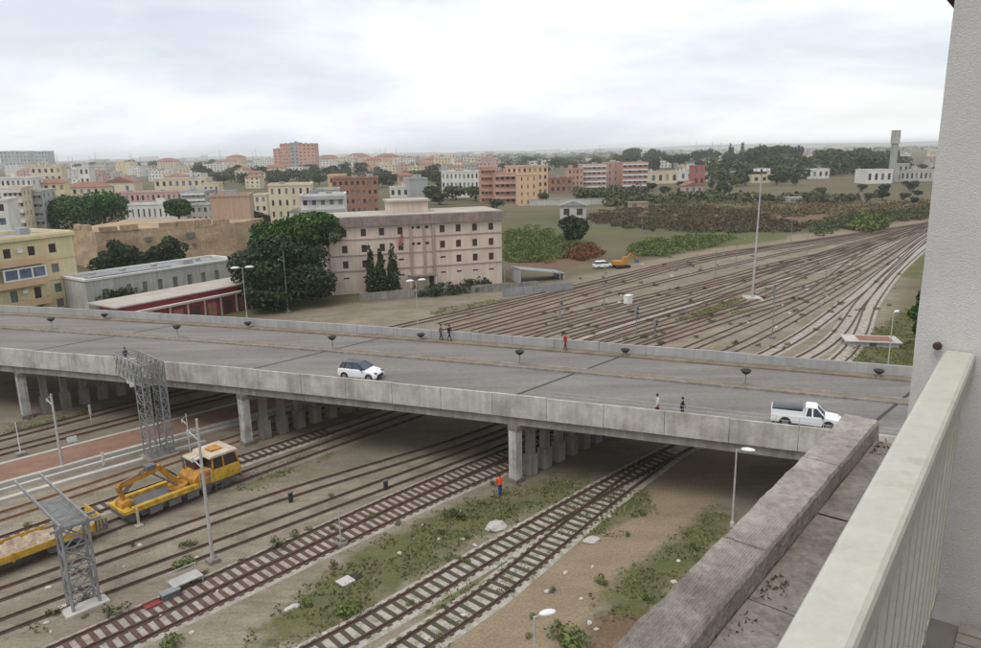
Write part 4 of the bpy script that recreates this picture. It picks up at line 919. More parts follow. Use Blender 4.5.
mb = MB(); mb.bx(-0.5, 0.5, -0.25, 0.25, 0.05, 0.42); mb.build('casing', 'steel_dark', pm); mb = MB(); mb.bx(-0.55, 0.55, -0.3, 0.3, 0.42, 0.46); mb.build('lid', 'steel_grey', pm); mb = MB(); mb.bx(-1.5, -0.6, -0.35, 0.35, 0.1, 0.16); mb.build('plate', 'red_wall', pm)
pit = thing('drain_cover', 'pale concrete drain cover with dark opening in the grass', 'drain', gp(349, 580), UDIR)
mb = MB(); mb.bx(-0.7, 0.2, -0.4, 0.4, -0.05, 0.10); mb.build('cover', 'platform_edge', pit); mb = MB(); mb.bx(0.22, 0.8, -0.35, 0.35, -0.05, 0.06); mb.build('opening', 'black_plastic', pit)
for i, (px, py) in enumerate(((291, 502), (386, 490))):
    o = thing('track_marker', 'small black marker post beside the rails', 'marker post', gp(px, py), UDIR, 'black marker posts')
    mb = MB(); mb.bx(-0.14, 0.14, -0.1, 0.1, 0, 0.75); mb.build('post', 'black_plastic', o); mb = MB(); mb.bx(-0.17, 0.17, -0.13, 0.13, 0.75, 0.82); mb.build('cap', 'steel_dark', o)
def sign_board(label, px, py, h, wd, hh, tilt=0.0):
    o = thing('sign_board', label, 'sign', gp(px, py), UDIR + tilt)
    mb = MB(); mb.tube((0, 0.04, 0), (0, 0.04, h), 0.04, 0.04, 8); mb.build('post', 'steel_pale', o); mb = MB(); mb.bx(-wd / 2, wd / 2, -0.02, 0.02, h - hh, h); mb.build('board', 'white_paint', o)
sign_board('small white board standing on the brick platform', 73, 446, 0.9, 0.8, 0.5)
sign_board('narrow white sign on a post beside the left columns', 92, 424, 2.0, 0.25, 1.0, 0.5)
sign_board('narrow white sign leaning beside the cable trough', 104, 466, 1.2, 0.25, 1.1, 0.5)
pole('thin white lamp post on the left of the platform', gp(21, 455), 3.0, r=0.05, mt='lamp_white', name='platform_post')
# boulders and scattered pale stones
def rock_mesh(seed, sub=2):
    bm = bmesh.new(); bmesh.ops.create_icosphere(bm, subdivisions=sub, radius=1)
    for v_ in bm.verts:
        v_.co *= 1 + 0.35 * noise.noise(v_.co * 1.3 + Vector((seed, 0, 0))) + 0.12 * noise.noise(v_.co * 3 + Vector((seed, 2, 0)))
        v_.co.z = max(v_.co.z, -0.4)
    me = bpy.data.meshes.new('stone'); bm.to_mesh(me); bm.free(); me.materials.append(MATS['platform_edge']); return me
RK = [rock_mesh(i * 3.7) for i in range(4)]
o = put('boulder', RK[0], None, gp(497, 528) + Vector((0, 0, 0.1)), 0.6, (0.85, 0.55, 0.4)); tag(o, 'large pale boulder lying in the grass beside the overgrown tracks', 'boulder')
o = put('boulder', RK[1], None, gp(592, 541) + Vector((0, 0, 0.06)), 0.2, (0.6, 0.4, 0.22)); tag(o, 'flat pale boulder at the edge of the dirt road', 'boulder')
o = put('boulder', RK[2], None, gp(292, 608) + Vector((0, 0, 0.06)), 0.8, (0.42, 0.22, 0.14)); tag(o, 'small pale stone slab lying on the grass near the drain cover', 'stone')
rnd = random.Random(11)
for i in range(70):
    px, py = rnd.choice([(rnd.uniform(420, 860), rnd.uniform(262, 335)), (rnd.uniform(10, 480), rnd.uniform(520, 640)), (rnd.uniform(460, 700), rnd.uniform(500, 630))])
    s_ = rnd.uniform(0.10, 0.22) if py > 450 else rnd.uniform(0.2, 0.4)
    o = put('stone', RK[i % 4], None, gp(px, py) + Vector((0, 0, s_ * 0.2)), rnd.uniform(0, 6), (s_, s_ * rnd.uniform(0.6, 1), s_ * 0.5)); tag(o, 'small pale loose stone lying on the ground', 'stone', 'loose stones scattered over the yard')
bxw = thing('relay_box', 'white trackside relay box behind the bridge', 'relay box', gp(628, 304), UDIR)
mb = MB(); mb.bx(-0.7, 0.7, -0.4, 0.4, 0.1, 1.4); mb.build('cabinet', 'white_paint', bxw); mb = MB(); mb.bx(-0.78, 0.78, -0.48, 0.48, 1.4, 1.5); mb.build('roof', 'lamp_white', bxw); mb = MB(); mb.bx(-0.75, 0.75, -0.45, 0.45, 0, 0.1); mb.build('plinth', 'concrete_grey', bxw)
for i, (px, py, h) in enumerate(((636, 335, 4.2), (655, 338, 2.6), (773, 304, 3.2))):
    b0 = gp(px, py); o = thing('signal_mast', ('grey signal mast with dark lamp heads behind the far parapet', 'short grey signal mast right of the taller one', 'grey signal mast on the bare ground near the floodlight mast')[i], 'signal', b0, UDIR)
    mb = MB(); mb.tube((0, 0, 0), (0, 0, h), 0.07, 0.06, 8); mb.build('post', 'steel_grey', o)
    mb = MB(); mb.bx(-0.28, 0.28, -0.15, 0.15, h * 0.62, h); mb.build('signal_head', 'steel_grey', o)
    mb = MB(); mb.tube((0.0, -0.16, h * 0.9), (0, -0.3, h * 0.9), 0.12, 0.12, 10); mb.tube((0.0, -0.16, h * 0.74), (0, -0.3, h * 0.74), 0.12, 0.12, 10); mb.build('lens_hood', 'black_plastic', o)
ks = thing('kiosk', 'low red flat roof of a small hut in the grass beyond the bridge', 'hut', gp(870, 344), R(-14))
mb = MB(); mb.bx(-3.0, 3.0, -1.5, 1.5, 0, 0.62); mb.build('wall', 'grey_white_wall', ks); mb = MB(); mb.bx(-3.3, 3.3, -1.8, 1.8, 0.62, 0.74); mb.build('roof', 'platform_edge', ks); mb = MB(); mb.bx(-1.6, 2.4, -1.3, 1.3, 0.74, 0.78); mb.build('roof_cover', 'roof_tile_red', ks); mb = MB(); mb.bx(-0.4, 0.4, -1.53, -1.49, 0.05, 0.55); mb.build('door', 'steel_dark', ks)

# ------------------------------------------------------------------ buildings
PANE = {}
def pane_mesh(w_, h_, mt):
    k = (round(w_, 2), round(h_, 2), mt)
    if k not in PANE:
        mb = MB(); mb.bx(-w_ / 2, w_ / 2, 0, 0.05, 0, h_); PANE[k] = mb.mesh('window', mt)
    return PANE[k]
def facade(mb, W, H, ops, org, ex, ey, dep=0.25, mi=0):
    """wall face W x H with real openings; org = lower left, ex along, ey into the building"""
    xs = sorted({0.0, W} | {o_[0] for o_ in ops} | {o_[1] for o_ in ops}); zs = sorted({0.0, H} | {o_[2] for o_ in ops} | {o_[3] for o_ in ops})
    def pt(x, z, d=0.0): return org + ex * x + ey * d + Vector((0, 0, z))
    for i in range(len(xs) - 1):
        zz = []
        for j in range(len(zs) - 1):
            cx_, cz = (xs[i] + xs[i + 1]) / 2, (zs[j] + zs[j + 1]) / 2
            if any(o_[0] < cx_ < o_[1] and o_[2] < cz < o_[3] for o_ in ops): continue
            if zz and abs(zz[-1][1] - zs[j]) < 1e-6: zz[-1][1] = zs[j + 1]
            else: zz.append([zs[j], zs[j + 1]])
        for z0, z1 in zz: mb.quad(pt(xs[i], z0), pt(xs[i + 1], z0), pt(xs[i + 1], z1), pt(xs[i], z1), mi)
    for x0, x1, z0, z1 in ops:
        mb.quad(pt(x0, z0), pt(x0, z0, dep), pt(x0, z1, dep), pt(x0, z1), mi); mb.quad(pt(x1, z0), pt(x1, z1), pt(x1, z1, dep), pt(x1, z0, dep), mi)
        mb.quad(pt(x0, z0), pt(x1, z0), pt(x1, z0, dep), pt(x0, z0, dep), mi); mb.quad(pt(x0, z1), pt(x0, z1, dep), pt(x1, z1, dep), pt(x1, z1), mi)
VR = random.Random(77)
def house(name, label, cat, A, ang, W, D, H, wall, win=None, side=None, lside=None, roof='flat', roofm='roof_pale', pane='pane_dark', cornice=0.5, cornm=None, group=None, trim=None, dep=0.25, vary=False):
    """A = front left corner; ang = direction of the front; win/side/lside = openings (x0,x1,z0,z1[,pane])"""
    o = thing(name, label, cat, (A[0], A[1], 0), ang, group)
    ex, ey = Vector((1, 0, 0)), Vector((0, 1, 0)); mb = MB()
    faces = [(win or [], Vector((0, 0, 0)), ex, ey, W, 0.0), (side or [], Vector((W, 0, 0)), ey, -ex, D, PI / 2), (lside or [], Vector((0, D, 0)), -ey, ex, D, -PI / 2), ([], Vector((W, D, 0)), -ex, -ey, W, PI)]
    for ops, org, a, b_, L_, rz in faces:
        facade(mb, L_, H, [q[:4] for q in ops], org, a, b_, dep)
    wo = mb.build('wall', wall, o)
    for ops, org, a, b_, L_, rz in faces:
        for q in ops:
            x0, x1, z0, z1 = q[:4]; pm_ = q[4] if len(q) > 4 else pane
            if len(q) == 4 and vary: pm_ = VR.choice([pane, pane, pane, 'shutter_grey', 'pane_blue', 'shutter_pale'])
            p = org + a * ((x0 + x1) / 2) + b_ * (dep - 0.06) + Vector((0, 0, z0))
            put('window', pane_mesh(x1 - x0, z1 - z0, pm_), o, p, rz)
    if roof == 'flat':
        mb = MB(); mb.bx(0.02, W - 0.02, 0.02, D - 0.02, H - 0.3, H - 0.02); ro = mb.build('roof', roofm, o)
        c = cornice; mb = MB(); e = 0.18
        for a in ((-e, W + e, -e, 0.35), (-e, W + e, D - 0.35, D + e), (-e, 0.35, 0.35, D - 0.35), (W - 0.35, W + e, 0.35, D - 0.35)): mb.bx(*a, H - 0.01, H + c)
        mb.build('parapet', cornm or wall, o)
        if vary and W > 9 and D > 6:
            for q_ in range(VR.randrange(1, 4)):
                x_, y_ = VR.uniform(1.5, W - 4), VR.uniform(1.5, D - 3.5); h_ = VR.choice([1.1, 1.6, 2.4]); w_ = VR.uniform(1.2, 3.0)
                mb = MB(); mb.bx(x_, x_ + w_, y_, y_ + min(w_, 2), H - 0.019, H + h_); mb.build(('stair_head', 'water_tank')[h_ < 2], (wall, 'roof_grey')[h_ < 2], o)
            for q_ in range(VR.randrange(0, 3)):
                x_, y_ = VR.uniform(1, W - 1), VR.uniform(1, D - 1); mb = MB(); mb.bar((x_, y_, H - 0.019), (x_, y_, H + 3), 0.08); mb.bar((x_ - 0.7, y_, H + 2.8), (x_ + 0.7, y_, H + 2.8), 0.05); mb.build('aerial', 'steel_dark', o)
    elif roof == 'hip':
        e = 0.5; rh = min(W, D) * 0.22; ins = min(W, D) / 2
        mb = MB(); bse = [(-e, -e, H), (W + e, -e, H), (W + e, D + e, H), (-e, D + e, H)]
        r0, r1 = ((ins, D / 2, H + rh), (W - ins, D / 2, H + rh)) if W >= D else ((W / 2, ins, H + rh), (W / 2, D - ins, H + rh))
        if W >= D: fs = [(0, 1, 5, 4), (1, 2, 5), (2, 3, 4, 5), (3, 0, 4), (3, 2, 1, 0)]
        else: fs = [(0, 1, 4), (1, 2, 5, 4), (2, 3, 5), (3, 0, 4, 5), (3, 2, 1, 0)]
        mb.raw(bse + [r0, r1], fs); mb.build('roof', roofm, o)
    elif roof == 'gable':
        e = 0.5; rh = min(W, D) * 0.25
        mb = MB(); mb.raw([(-e, -e, H), (W + e, -e, H), (W + e, D + e, H), (-e, D + e, H), (W / 2, -e, H + rh), (W / 2, D + e, H + rh)], [(0, 1, 4), (1, 2, 5, 4), (2, 3, 5), (3, 0, 4, 5), (3, 2, 1, 0)]); mb.build('roof', roofm, o)
    return o
def grid(x0, x1, n, z0, fh, nf, w_=1.0, h_=1.3, pane=None):
    out_ = []
    for f in range(nf):
        for i in range(n):
            x = lerp(x0, x1, (i + 0.5) / n); q = (x - w_ / 2, x + w_ / 2, z0 + f * fh, z0 + f * fh + h_)
            out_.append(q + ((pane,) if pane else ()))
    return out_
def along(A, ang, x): return Vector((A[0] + math.cos(ang) * x, A[1] + math.sin(ang) * x, 0))

# tan office block behind the bridge
A = Vector((-28.6, 132.3, 0)); ang = math.atan2(8.5, 28.2); W = 32.4; H = 13.0
xsL, xsR = (2.7, 6.2, 9.5, 12.9), (20.8, 23.9, 27.1, 30.3); wins = []
for z in (10.4, 7.5, 4.7):
    for x in xsL: wins.append((x - 0.48, x + 0.48, z, z + 1.35) if not (z < 5 and x > 8) else (x - 0.5, x + 0.5, z + 0.9, z + 1.25))
    for x in xsR: wins.append((x - 0.48, x + 0.48, z, z + 1.35) if not (z < 5 and x < 22) else (x - 0.5, x + 0.5, z + 0.9, z + 1.25))
for x in xsL + xsR: wins.append((x - 0.5, x + 0.5, 2.75, 3.05))
for z in (11.3, 8.3):
    for x in (15.2, 16.3, 17.9): wins.append((x - 0.35, x + 0.35, z, z + 0.5))
wins.append((18.0, 18.9, 0.3, 2.4))
tan = house('office_block', 'four storey tan office block with rows of dark windows and mauve roof band', 'building', A, ang, W, 11.5, H, 'pink_wall', wins, grid(1, 10.5, 3, 4.7, 2.85, 3, 0.9, 1.3), roofm='roof_pale', cornice=0.02)
def inb(o, x0, x1, y0, y1, z0, z1, nm, mt): mb = MB(); mb.bx(x0, x1, y0, y1, z0, z1); return mb.build(nm, mt, o)
for z in (9.75, 6.9, 4.1):
    inb(tan, -0.06, 14.6, -0.10, 0.0, z, z + 0.22, 'floor_band', 'band_grey'); inb(tan, 19.2, W + 0.06, -0.10, 0.0, z, z + 0.22, 'floor_band', 'band_grey'); inb(tan, 14.6, 19.2, -0.10, 0.0, z, z + 0.16, 'floor_band', 'band_grey')
inb(tan, -0.5, W + 0.5, -0.5, 0.2, 12.15, 13.9, 'roof_fascia', 'mauve_fascia'); inb(tan, W, W + 0.5, 0.2, 12.0, 12.15, 13.9, 'roof_fascia', 'mauve_fascia'); inb(tan, -0.5, 0.0, 0.2, 12.0, 12.15, 13.9, 'roof_fascia', 'mauve_fascia')
inb(tan, -0.3, W + 0.3, 0.2, 12.0, 13.4, 14.0, 'roof_terrace', 'roof_pale')
for x0, x1 in ((14.6, 15.0), (17.1, 17.4), (18.8, 19.2)): inb(tan, x0, x1, -0.35, 0.0, 2.6, 12.15, 'pilaster', 'band_grey')
tw = inb(tan, 12.0, 19.2, 4.2, 10.5, 14.0, 16.0, 'roof_house', 'pink_wall'); inb(tan, 11.6, 19.6, 3.8, 10.9, 16.0, 16.35, 'roof_house_slab', 'roof_pale')
inb(tan, 14.0, 19.3, -1.6, 0.0, 2.6, 2.85, 'porch_roof', 'mauve_fascia'); inb(tan, 14.1, 14.4, -1.5, -1.2, 0, 2.6, 'porch_post', 'pink_wall'); inb(tan, 18.9, 19.2, -1.5, -1.2, 0, 2.6, 'porch_post', 'pink_wall')
mb = MB(); mb.bar((13.2, -0.35, 8.2), (12.5, -0.35, 9.6), 0.05); mb.build('flag_pole', 'steel_pale', tan); mb = MB(); mb.raw([(12.5, -0.36, 9.6), (13.0, -0.5, 10.6), (13.4, -0.4, 10.2), (13.0, -0.36, 8.6), (12.3, -0.4, 8.2)], [(0, 1, 2, 3, 4)]); 
fl = mb.build('flag', 'bright_red', tan); sm_ = fl.modifiers.new('thick', 'SOLIDIFY'); sm_.thickness = 0.04
# yard wall in front of it
yw = thing('perimeter_wall', 'low grey concrete wall in front of the tan office block', 'wall', along(A, ang, 4) + Vector((2.0, -6.5, 0)), ang - 0.02)
for k in range(11): mb = MB(); mb.bx(k * 3.0 + 0.02, k * 3.0 + 2.98, -0.1, 0.1, 0, 1.25 + 0.06 * (k % 3)); mb.build('wall_panel', 'concrete_grey', yw)
# yellow apartment building at the left edge
YA = math.atan2(10.9, 5.3); Bc = Vector((-72.4, 129.0, 0)); YW = 26.0; A = along(Bc, YA, -YW)
wins = []
for f, z in enumerate((9.6, 6.2, 2.8, 0.2)):
    pn = ('pane_dark', 'shutter_grey', 'shutter_green', 'shutter_grey')[f]
    wins.append((YW - 4.5, YW - 3.2, z, z + 1.5, pn))
    for x in (7.5, 11.5, 14.6): wins.append((YW - x - 0.6, YW - x + 0.6, z - (0.4 if f == 2 else 0), z + 1.5, ('pane_dark', 'pane_blue', 'shutter_green' if x > 8 else 'pane_dark', 'pane_dark')[f]))
    for x in (18.5, 21.5, 24): wins.append((YW - x - 0.6, YW - x + 0.6, z, z + 1.5, 'pane_dark'))
yb = house('apartment_building', 'pale yellow apartment building with peach balconies beside the low grey hall', 'building', A, YA, YW, 11, 12.4, 'yellow_wall', wins, grid(1.5, 9.5, 2, 2.8, 3.4, 3, 1.1, 1.4, 'shutter_grey'), roofm='roof_grey', cornice=0.6)
for z in (8.4, 4.95, 1.6): inb(yb, -0.05, YW + 0.05, -0.07, 0.0, z, z + 0.15, 'floor_band', 'peach_trim')
for z in (4.95, 8.4, 1.6):
    bal = inb(yb, YW - 17.5, YW - 6.0, -1.2, -0.071, z - 0.12, z + 0.08, 'balcony', 'peach_trim'); inb(yb, YW - 17.5, YW - 6.0, -1.2, -1.1, z + 0.081, z + 0.95, 'balcony_front', 'peach_trim'); inb(yb, YW - 6.1, YW - 6.0, -1.1, -0.071, z + 0.081, z + 0.95, 'balcony_side', 'peach_trim')
inb(yb, YW - 13.3, YW - 6.1, -1.09, -1.0, 5.95, 6.2, 'veranda_frame', 'white_paint'); inb(yb, YW - 13.3, YW - 6.1, -1.15, -0.1, 7.75, 7.95, 'veranda_roof', 'white_paint')
for k in range(4): inb(yb, YW - 13.3 + k * 2.3, YW - 13.0 + k * 2.3, -1.09, -1.0, 6.2, 7.75, 'veranda_post', 'white_paint')
for k in range(3): inb(yb, YW - 12.99 + k * 2.3, YW - 11.01 + k * 2.3, -1.06, -1.03, 6.2, 7.75, 'veranda_pane', 'pane_blue')
for x, z in ((9.6, 10.3), (16.3, 10.0), (9.8, 3.6)): inb(yb, YW - x - 0.4, YW - x + 0.4, -0.4, 0.0, z, z + 0.6, 'air_conditioner', 'lamp_white')
mb = MB(); mb.bx(-0.3, YW + 0.3, -0.55, -0.19, 12.2, 12.75); mb.build('cornice', 'yellow_wall', yb)
for x in (6, 12, 19): inb(yb, x, x + 1.6, 3, 4.6, 12.4, 13.9, 'roof_tank', 'grey_wall')
# long low hall
A = Vector((-67.2, 121.7, 0)); ang = math.atan2(23.6, 17.4); W = 29.3
wins = [(x - 0.45, x + 0.45, 1.3, 3.6, 'shutter_grey') for x in (7.2, 10.1, 13.0, 15.9, 18.8, 21.7, 24.6)] + [(2.5, 3.6, 1.3, 3.4, 'shutter_grey')]
hall = house('low_hall', 'long low grey white hall with flat roof and slit windows', 'building', A, ang, W, 8.5, 5.1, 'grey_white_wall', wins, [(2, 3, 1.5, 3.2, 'shutter_grey')], roofm='roof_grey', cornice=0.35, cornm='white_wall')
inb(hall, 2, 17, 2.8, 4.6, 5.09, 5.3, 'roof_rib', 'roof_grey'); inb(hall, 20, 22, 3.5, 5.0, 5.09, 5.9, 'roof_vent', 'grey_wall')
for x in (3.5, 9, 15, 24): inb(hall, x, x + 0.9, 5.5, 6.3, 5.09, 5.6, 'roof_vent', 'grey_wall')
# red shed in front of the hall
A = Vector((-52.6, 103.6, 0)); ang = math.atan2(17.5, 11.7)
red = thing('red_shed', 'long dark red shed with pale roof edge beside the large evergreen tree', 'shed', A, ang)
inb(red, 0, 27, 0, 6, 0, 3.0, 'wall', 'red_wall'); inb(red, -0.2, 27.2, -0.5, 0.3, 3.0, 3.3, 'canopy_beam', 'roof_pale'); inb(red, 0, 27, 1.5, 5.9, 3.02, 3.9, 'upper_band', 'red_wall'); inb(red, -0.2, 27.2, 1.3, 9.0, 3.9, 4.1, 'roof', 'roof_pale')
for k in range(9): inb(red, 1.2 + k * 3.0, 1.45 + k * 3.0, -0.3, -0.05, 0, 3.0, 'post', 'roof_pale')
for k in range(8): inb(red, 2.0 + k * 3.0, 3.6 + k * 3.0, -0.04, 0.0, 0.1, 2.3, 'door_panel', 'brown_trim' if k % 2 else 'roof_tile_red')
# old fortress wall
FA = [Vector((-101, 179.5, 0)), Vector((-90, 169, 0)), Vector((-63.5, 186.8, 0)), Vector((-60, 201, 0)), Vector((-99, 206, 0))]
fort = thing('fortress', 'old tan stone fortress wall with worn top behind the low hall', 'fortress', FA[1])
mb = MB(); nH = 9; FH = 8.6
rows = []
for j in range(nH + 1):
    r_ = []
    for i in range(len(FA)):
        p, q = FA[i], FA[(i + 1) % len(FA)]
        for k in range(10):
            c_ = p.lerp(q, k / 10); z = FH * j / nH; cen = Vector((-80, 188, 0)); d = (c_ - cen).normalized()
            r_.append(c_ - d * (0.07 * z) + d * 0.35 * noise.noise(Vector((c_.x * 0.25, c_.y * 0.25, z * 0.4))) + Vector((0, 0, z + (0.35 * noise.noise(Vector((c_.x * 0.3, c_.y * 0.3, 0))) if j == nH else 0))) - FA[1])
    rows.append(r_)
n = len(rows[0]); vs = [p for r_ in rows for p in r_]
mb.raw(vs, [(j * n + i, j * n + (i + 1) % n, (j + 1) * n + (i + 1) % n, (j + 1) * n + i) for j in range(nH) for i in range(n)] + [tuple(range(nH * n, nH * n + n))]); mb.build('wall', 'stone_tan', fort)
for (p, q, n_) in ((FA[1], FA[2], 7), (FA[0], FA[1], 3)):
    for k in range(n_):
        if (k * 5) % 7 == 3: continue
        a = p.lerp(q, (k + 0.06) / n_); b_ = p.lerp(q, (k + 0.90) / n_); d = ((a + b_) / 2 - Vector((-80, 188, 0))).normalized(); off = -d * 1.2 - FA[1]
        mb = MB(); mb.bar(a + off + Vector((0, 0, FH + 0.55)), b_ + off + Vector((0, 0, FH + 0.55 + 0.1 * (k % 2))), 1.0, 1.1 + 0.25 * (k % 3)); mb.build('merlon', 'stone_tan', fort)
for u_, z_, s_ in ((0.36, 6.2, 1.1), (0.66, 6.4, 1.4), (0.68, 4.2, 0.6), (0.2, 5.4, 0.5)):
    p = FA[1].lerp(FA[2], u_); d = Vector((0.56, -0.83, 0)); mb = MB(); mb.box(p - FA[1] - d * (0.07 * z_ - 0.02) + Vector((0, 0, z_)), (s_ * 1.3, 0.8, s_), math.atan2(17.8, 26.5)); mb.build('niche', 'concrete_dark', fort)

# town buildings by photo place: left px, right px, top px, base px on the ground
def town(name, label, px0, px1, ytop, ybase, wall, cols=0, floors=0, rot=0.0, depth=None, roof='flat', roofm='roof_pale', pane='pane_dark', side=0, group=None, cat='building', ww=0.45, hh=0.5, corn=0.6, stripes=None):
    A = gp(px0, ybase); d_ = (A - Vector((0, 0, CAM_H))).dot(Fv); s_ = d_ / FPX
    view = math.atan2(A.y, (gp((px0 + px1) / 2, ybase).x)) - PI / 2
    W_ = (px1 - px0) * s_ / max(0.3, math.cos(R(rot) - view)); H_ = (ybase - ytop) * s_
    D_ = depth or max(8, W_ * 0.6)
    wl = []; sl_ = []
    if cols and floors:
        fh = H_ / floors; cw = W_ / cols
        for f in range(floors):
            for c_ in range(cols):
                x = (c_ + 0.5) * cw; wl.append((x - cw * ww / 2, x + cw * ww / 2, f * fh + fh * (1 - hh) * 0.55, f * fh + fh * (1 - hh) * 0.55 + fh * hh))
            for c_ in range(side):
                x = (c_ + 0.5) * D_ / side; sl_.append((x - 0.7, x + 0.7, f * fh + fh * 0.3, f * fh + fh * 0.75))
    o = house(name, label, cat, A, R(rot), W_, D_, H_, wall, wl, sl_ if rot >= 0 else None, sl_ if rot < 0 else None, roof=roof, roofm=roofm, pane=pane, group=group, cornice=corn, dep=0.35, vary=True)
    if stripes:
        for f in range(1, floors + 1): mb = MB(); mb.bx(0.3, W_ - 0.3, -1.1, 0.0, f * H_ / floors - 1.2, f * H_ / floors - 0.25); mb.build('balcony', stripes, o)
    return o
# left-hand town
town('apartment_building', 'tall white apartment block end wall at the very left behind the yellow building', -26, 9, 203, 258, 'white_wall', 3, 4, 20, 12)
town('apartment_building', 'cream and white flats with grey balconies behind the yellow building', 10, 27, 190, 240, 'cream_wall', 4, 5, 18, 14, stripes='white_wall', side=3)
town('apartment_building', 'narrow grey white flats with stacked balconies next to the stone pine', 27, 45, 193, 236, 'grey_white_wall', 4, 5, 15, 16, stripes='grey_wall', side=3)
town('apartment_building', 'long white flats behind the cream flats at the left', -5, 30, 180, 215, 'white_wall', 8, 4, 10, 14, side=2)
town('house', 'yellow house with red hipped roof above the stone pine', 46, 66, 184, 212, 'yellow_wall', 3, 3, 22, 16, 'hip', 'roof_tile_red')
town('house', 'long low beige house with red roof right of the yellow house', 66, 104, 188, 207, 'cream_wall', 6, 2, 12, 12, 'hip', 'roof_tile_red')
town('house', 'cream gabled house with dark window beyond the pine', 107, 133, 183, 199, 'cream_wall', 2, 1, 5, 14, 'gable', 'roof_tile_red', ww=0.2)
town('apartment_building', 'pale cream block behind the red roofed houses', 33, 60, 168, 190, 'cream_wall', 5, 3, 10, 14)
town('chimney_tower', 'narrow white tower house above the beige house', 82, 91, 168, 195, 'white_wall', 2, 3, 0, 8)
town('school', 'long rose coloured two storey school behind the fortress', 116, 183, 194, 214, 'rose_wall', 14, 2, 6, 12)
town('annex', 'long white lower annex in front of the rose school', 126, 176, 206, 222, 'white_wall', 10, 1, 6, 9, ww=0.3)
town('apartment_building', 'grey block with dark balcony stripes beside the rose school', 183, 206, 193, 216, 'grey_wall', 5, 4, 3, 14, side=2, stripes='white_wall')
town('apartment_building', 'pale low block between the striped block and the tan blank wall', 192, 214, 206, 224, 'grey_white_wall', 4, 2, 3, 9)
town('mansion', 'cream yellow mansion with stepped roofline', 156, 204, 180, 198, 'cream_wall', 8, 2, 4, 14)
town('mansion_wing', 'small cream wing on the right of the yellow mansion', 204, 219, 184, 198, 'cream_wall', 3, 1, 4, 10)
tb = town('apartment_building', 'plain tan building with windowless side wall next to the fortress', 215, 252, 198, 252, 'tan_blank', 0, 0, 12, 9)
inb(tb, 2.0, 6.0, 3, 7, 12, 16.0, 'roof_house', 'tan_blank')
town('house', 'small cream house between the tan building and the yellow flats', 256, 268, 196, 222, 'cream_wall', 2, 3, 0, 9)
ybl = town('apartment_building', 'yellow cream flats with dark side balconies behind the large tree', 272, 313, 187, 232, 'cream_wall', 6, 4, 10, 14, side=3, ww=0.3)
town('apartment_building', 'grey white flats with dark roof bands behind the large tree', 303, 346, 197, 234, 'white_wall', 5, 3, 8, 12, stripes='grey_wall', roofm='roof_grey')
town('apartment_building', 'small white block with attic on top of the grey white flats', 318, 340, 191, 228, 'grey_white_wall', 3, 4, 6, 8)
town('house', 'small white gabled house peeping above the large tree', 291, 303, 212, 232, 'white_wall', 1, 2, -5, 8, 'gable', 'roof_grey', ww=0.3)
town('apartment_building', 'orange brick flats with four storeys of windows', 334, 379, 180, 216, 'brick_orange', 8, 4, 8, 16, side=3, hh=0.4)
town('apartment_building', 'cream and salmon block just left of the orange brick flats', 330, 346, 177, 212, 'peach_wall', 2, 4, 6, 14)
town('house', 'dark red gabled house among trees', 398, 413, 176, 192, 'rose_wall', 2, 2, 4, 12, 'hip', 'roof_tile_red')
town('warehouse', 'plain grey warehouse beside the dark red house', 410, 428, 180, 200, 'grey_wall', 0, 0, 12, 14, roofm='roof_pale')
town('warehouse', 'low white shed in front of the grey warehouse', 390, 409, 188, 198, 'white_wall', 3, 1, 3, 8)
town('office_building', 'white three storey building with rows of windows beyond the office block roof', 442, 479, 173, 198, 'white_wall', 9, 3, -6, 20, side=3, roofm='roof_grey')
# salmon housing estate
town('apartment_building', 'salmon flats at the left end of the housing estate', 481, 496, 169, 203, 'salmon_wall', 4, 5, 4, 14, stripes='salmon_wall')
town('apartment_building', 'peach fronted wing standing forward in the salmon estate', 519, 537, 176, 206, 'peach_wall', 3, 4, 6, 10, ww=0.2)
town('apartment_building', 'salmon flats with dark balconies in the middle of the housing estate', 495, 521, 175, 204, 'salmon_wall', 5, 4, 6, 14, stripes='rose_wall', ww=0.6)
town('apartment_building', 'tall peach flats at the right end of the salmon estate', 507, 548, 168, 203, 'peach_wall', 8, 5, 4, 10, side=3)
town('house', 'low red building between the two housing estates', 550, 572, 179, 193, 'brick_orange', 4, 2, 3, 12)
town('apartment_building', 'red brick flats beside the white striped flats', 568, 583, 170, 192, 'salmon_wall', 4, 4, 3, 14)
town('apartment_building', 'pink and white striped flats with long balconies', 582, 606, 166, 191, 'rose_wall', 5, 5, 4, 14, stripes='white_wall', side=3)
town('apartment_building', 'plain rose flats left half beyond the fields', 607, 623, 164, 189, 'rose_wall', 3, 4, 5, 14, ww=0.2)
town('apartment_building', 'rose flats with white balcony stripes beyond the fields', 622, 647, 164, 190, 'salmon_wall', 5, 5, 6, 14, stripes='white_wall', side=2)
town('farm_shed', 'small ruined white grey shed in the green field', 560, 586, 206, 219, 'grey_white_wall', 2, 1, -8, 7, 'gable', 'roof_grey')
town('boundary_wall', 'long pale boundary wall in front of the salmon estate', 530, 611, 200, 206, 'grey_white_wall', 0, 0, 2, 0.5, cat='wall', corn=0.1)
town('ruin', 'pale rubble ruin in the brown scrub', 630, 648, 203, 209, 'stone_tan', 2, 1, 0, 5, corn=0.2)
town('warehouse', 'beige warehouse right of the rose flats', 650, 677, 173, 184, 'cream_wall', 4, 1, 2, 12)
town('house', 'bright red square house among dark trees', 693, 704, 167, 186, 'bright_red', 2, 2, 2, 10)
town('house', 'ruined pale farmhouse below the bright red house', 684, 702, 186, 196, 'rose_wall', 3, 1, 4, 8, 'gable', 'roof_tile_red')
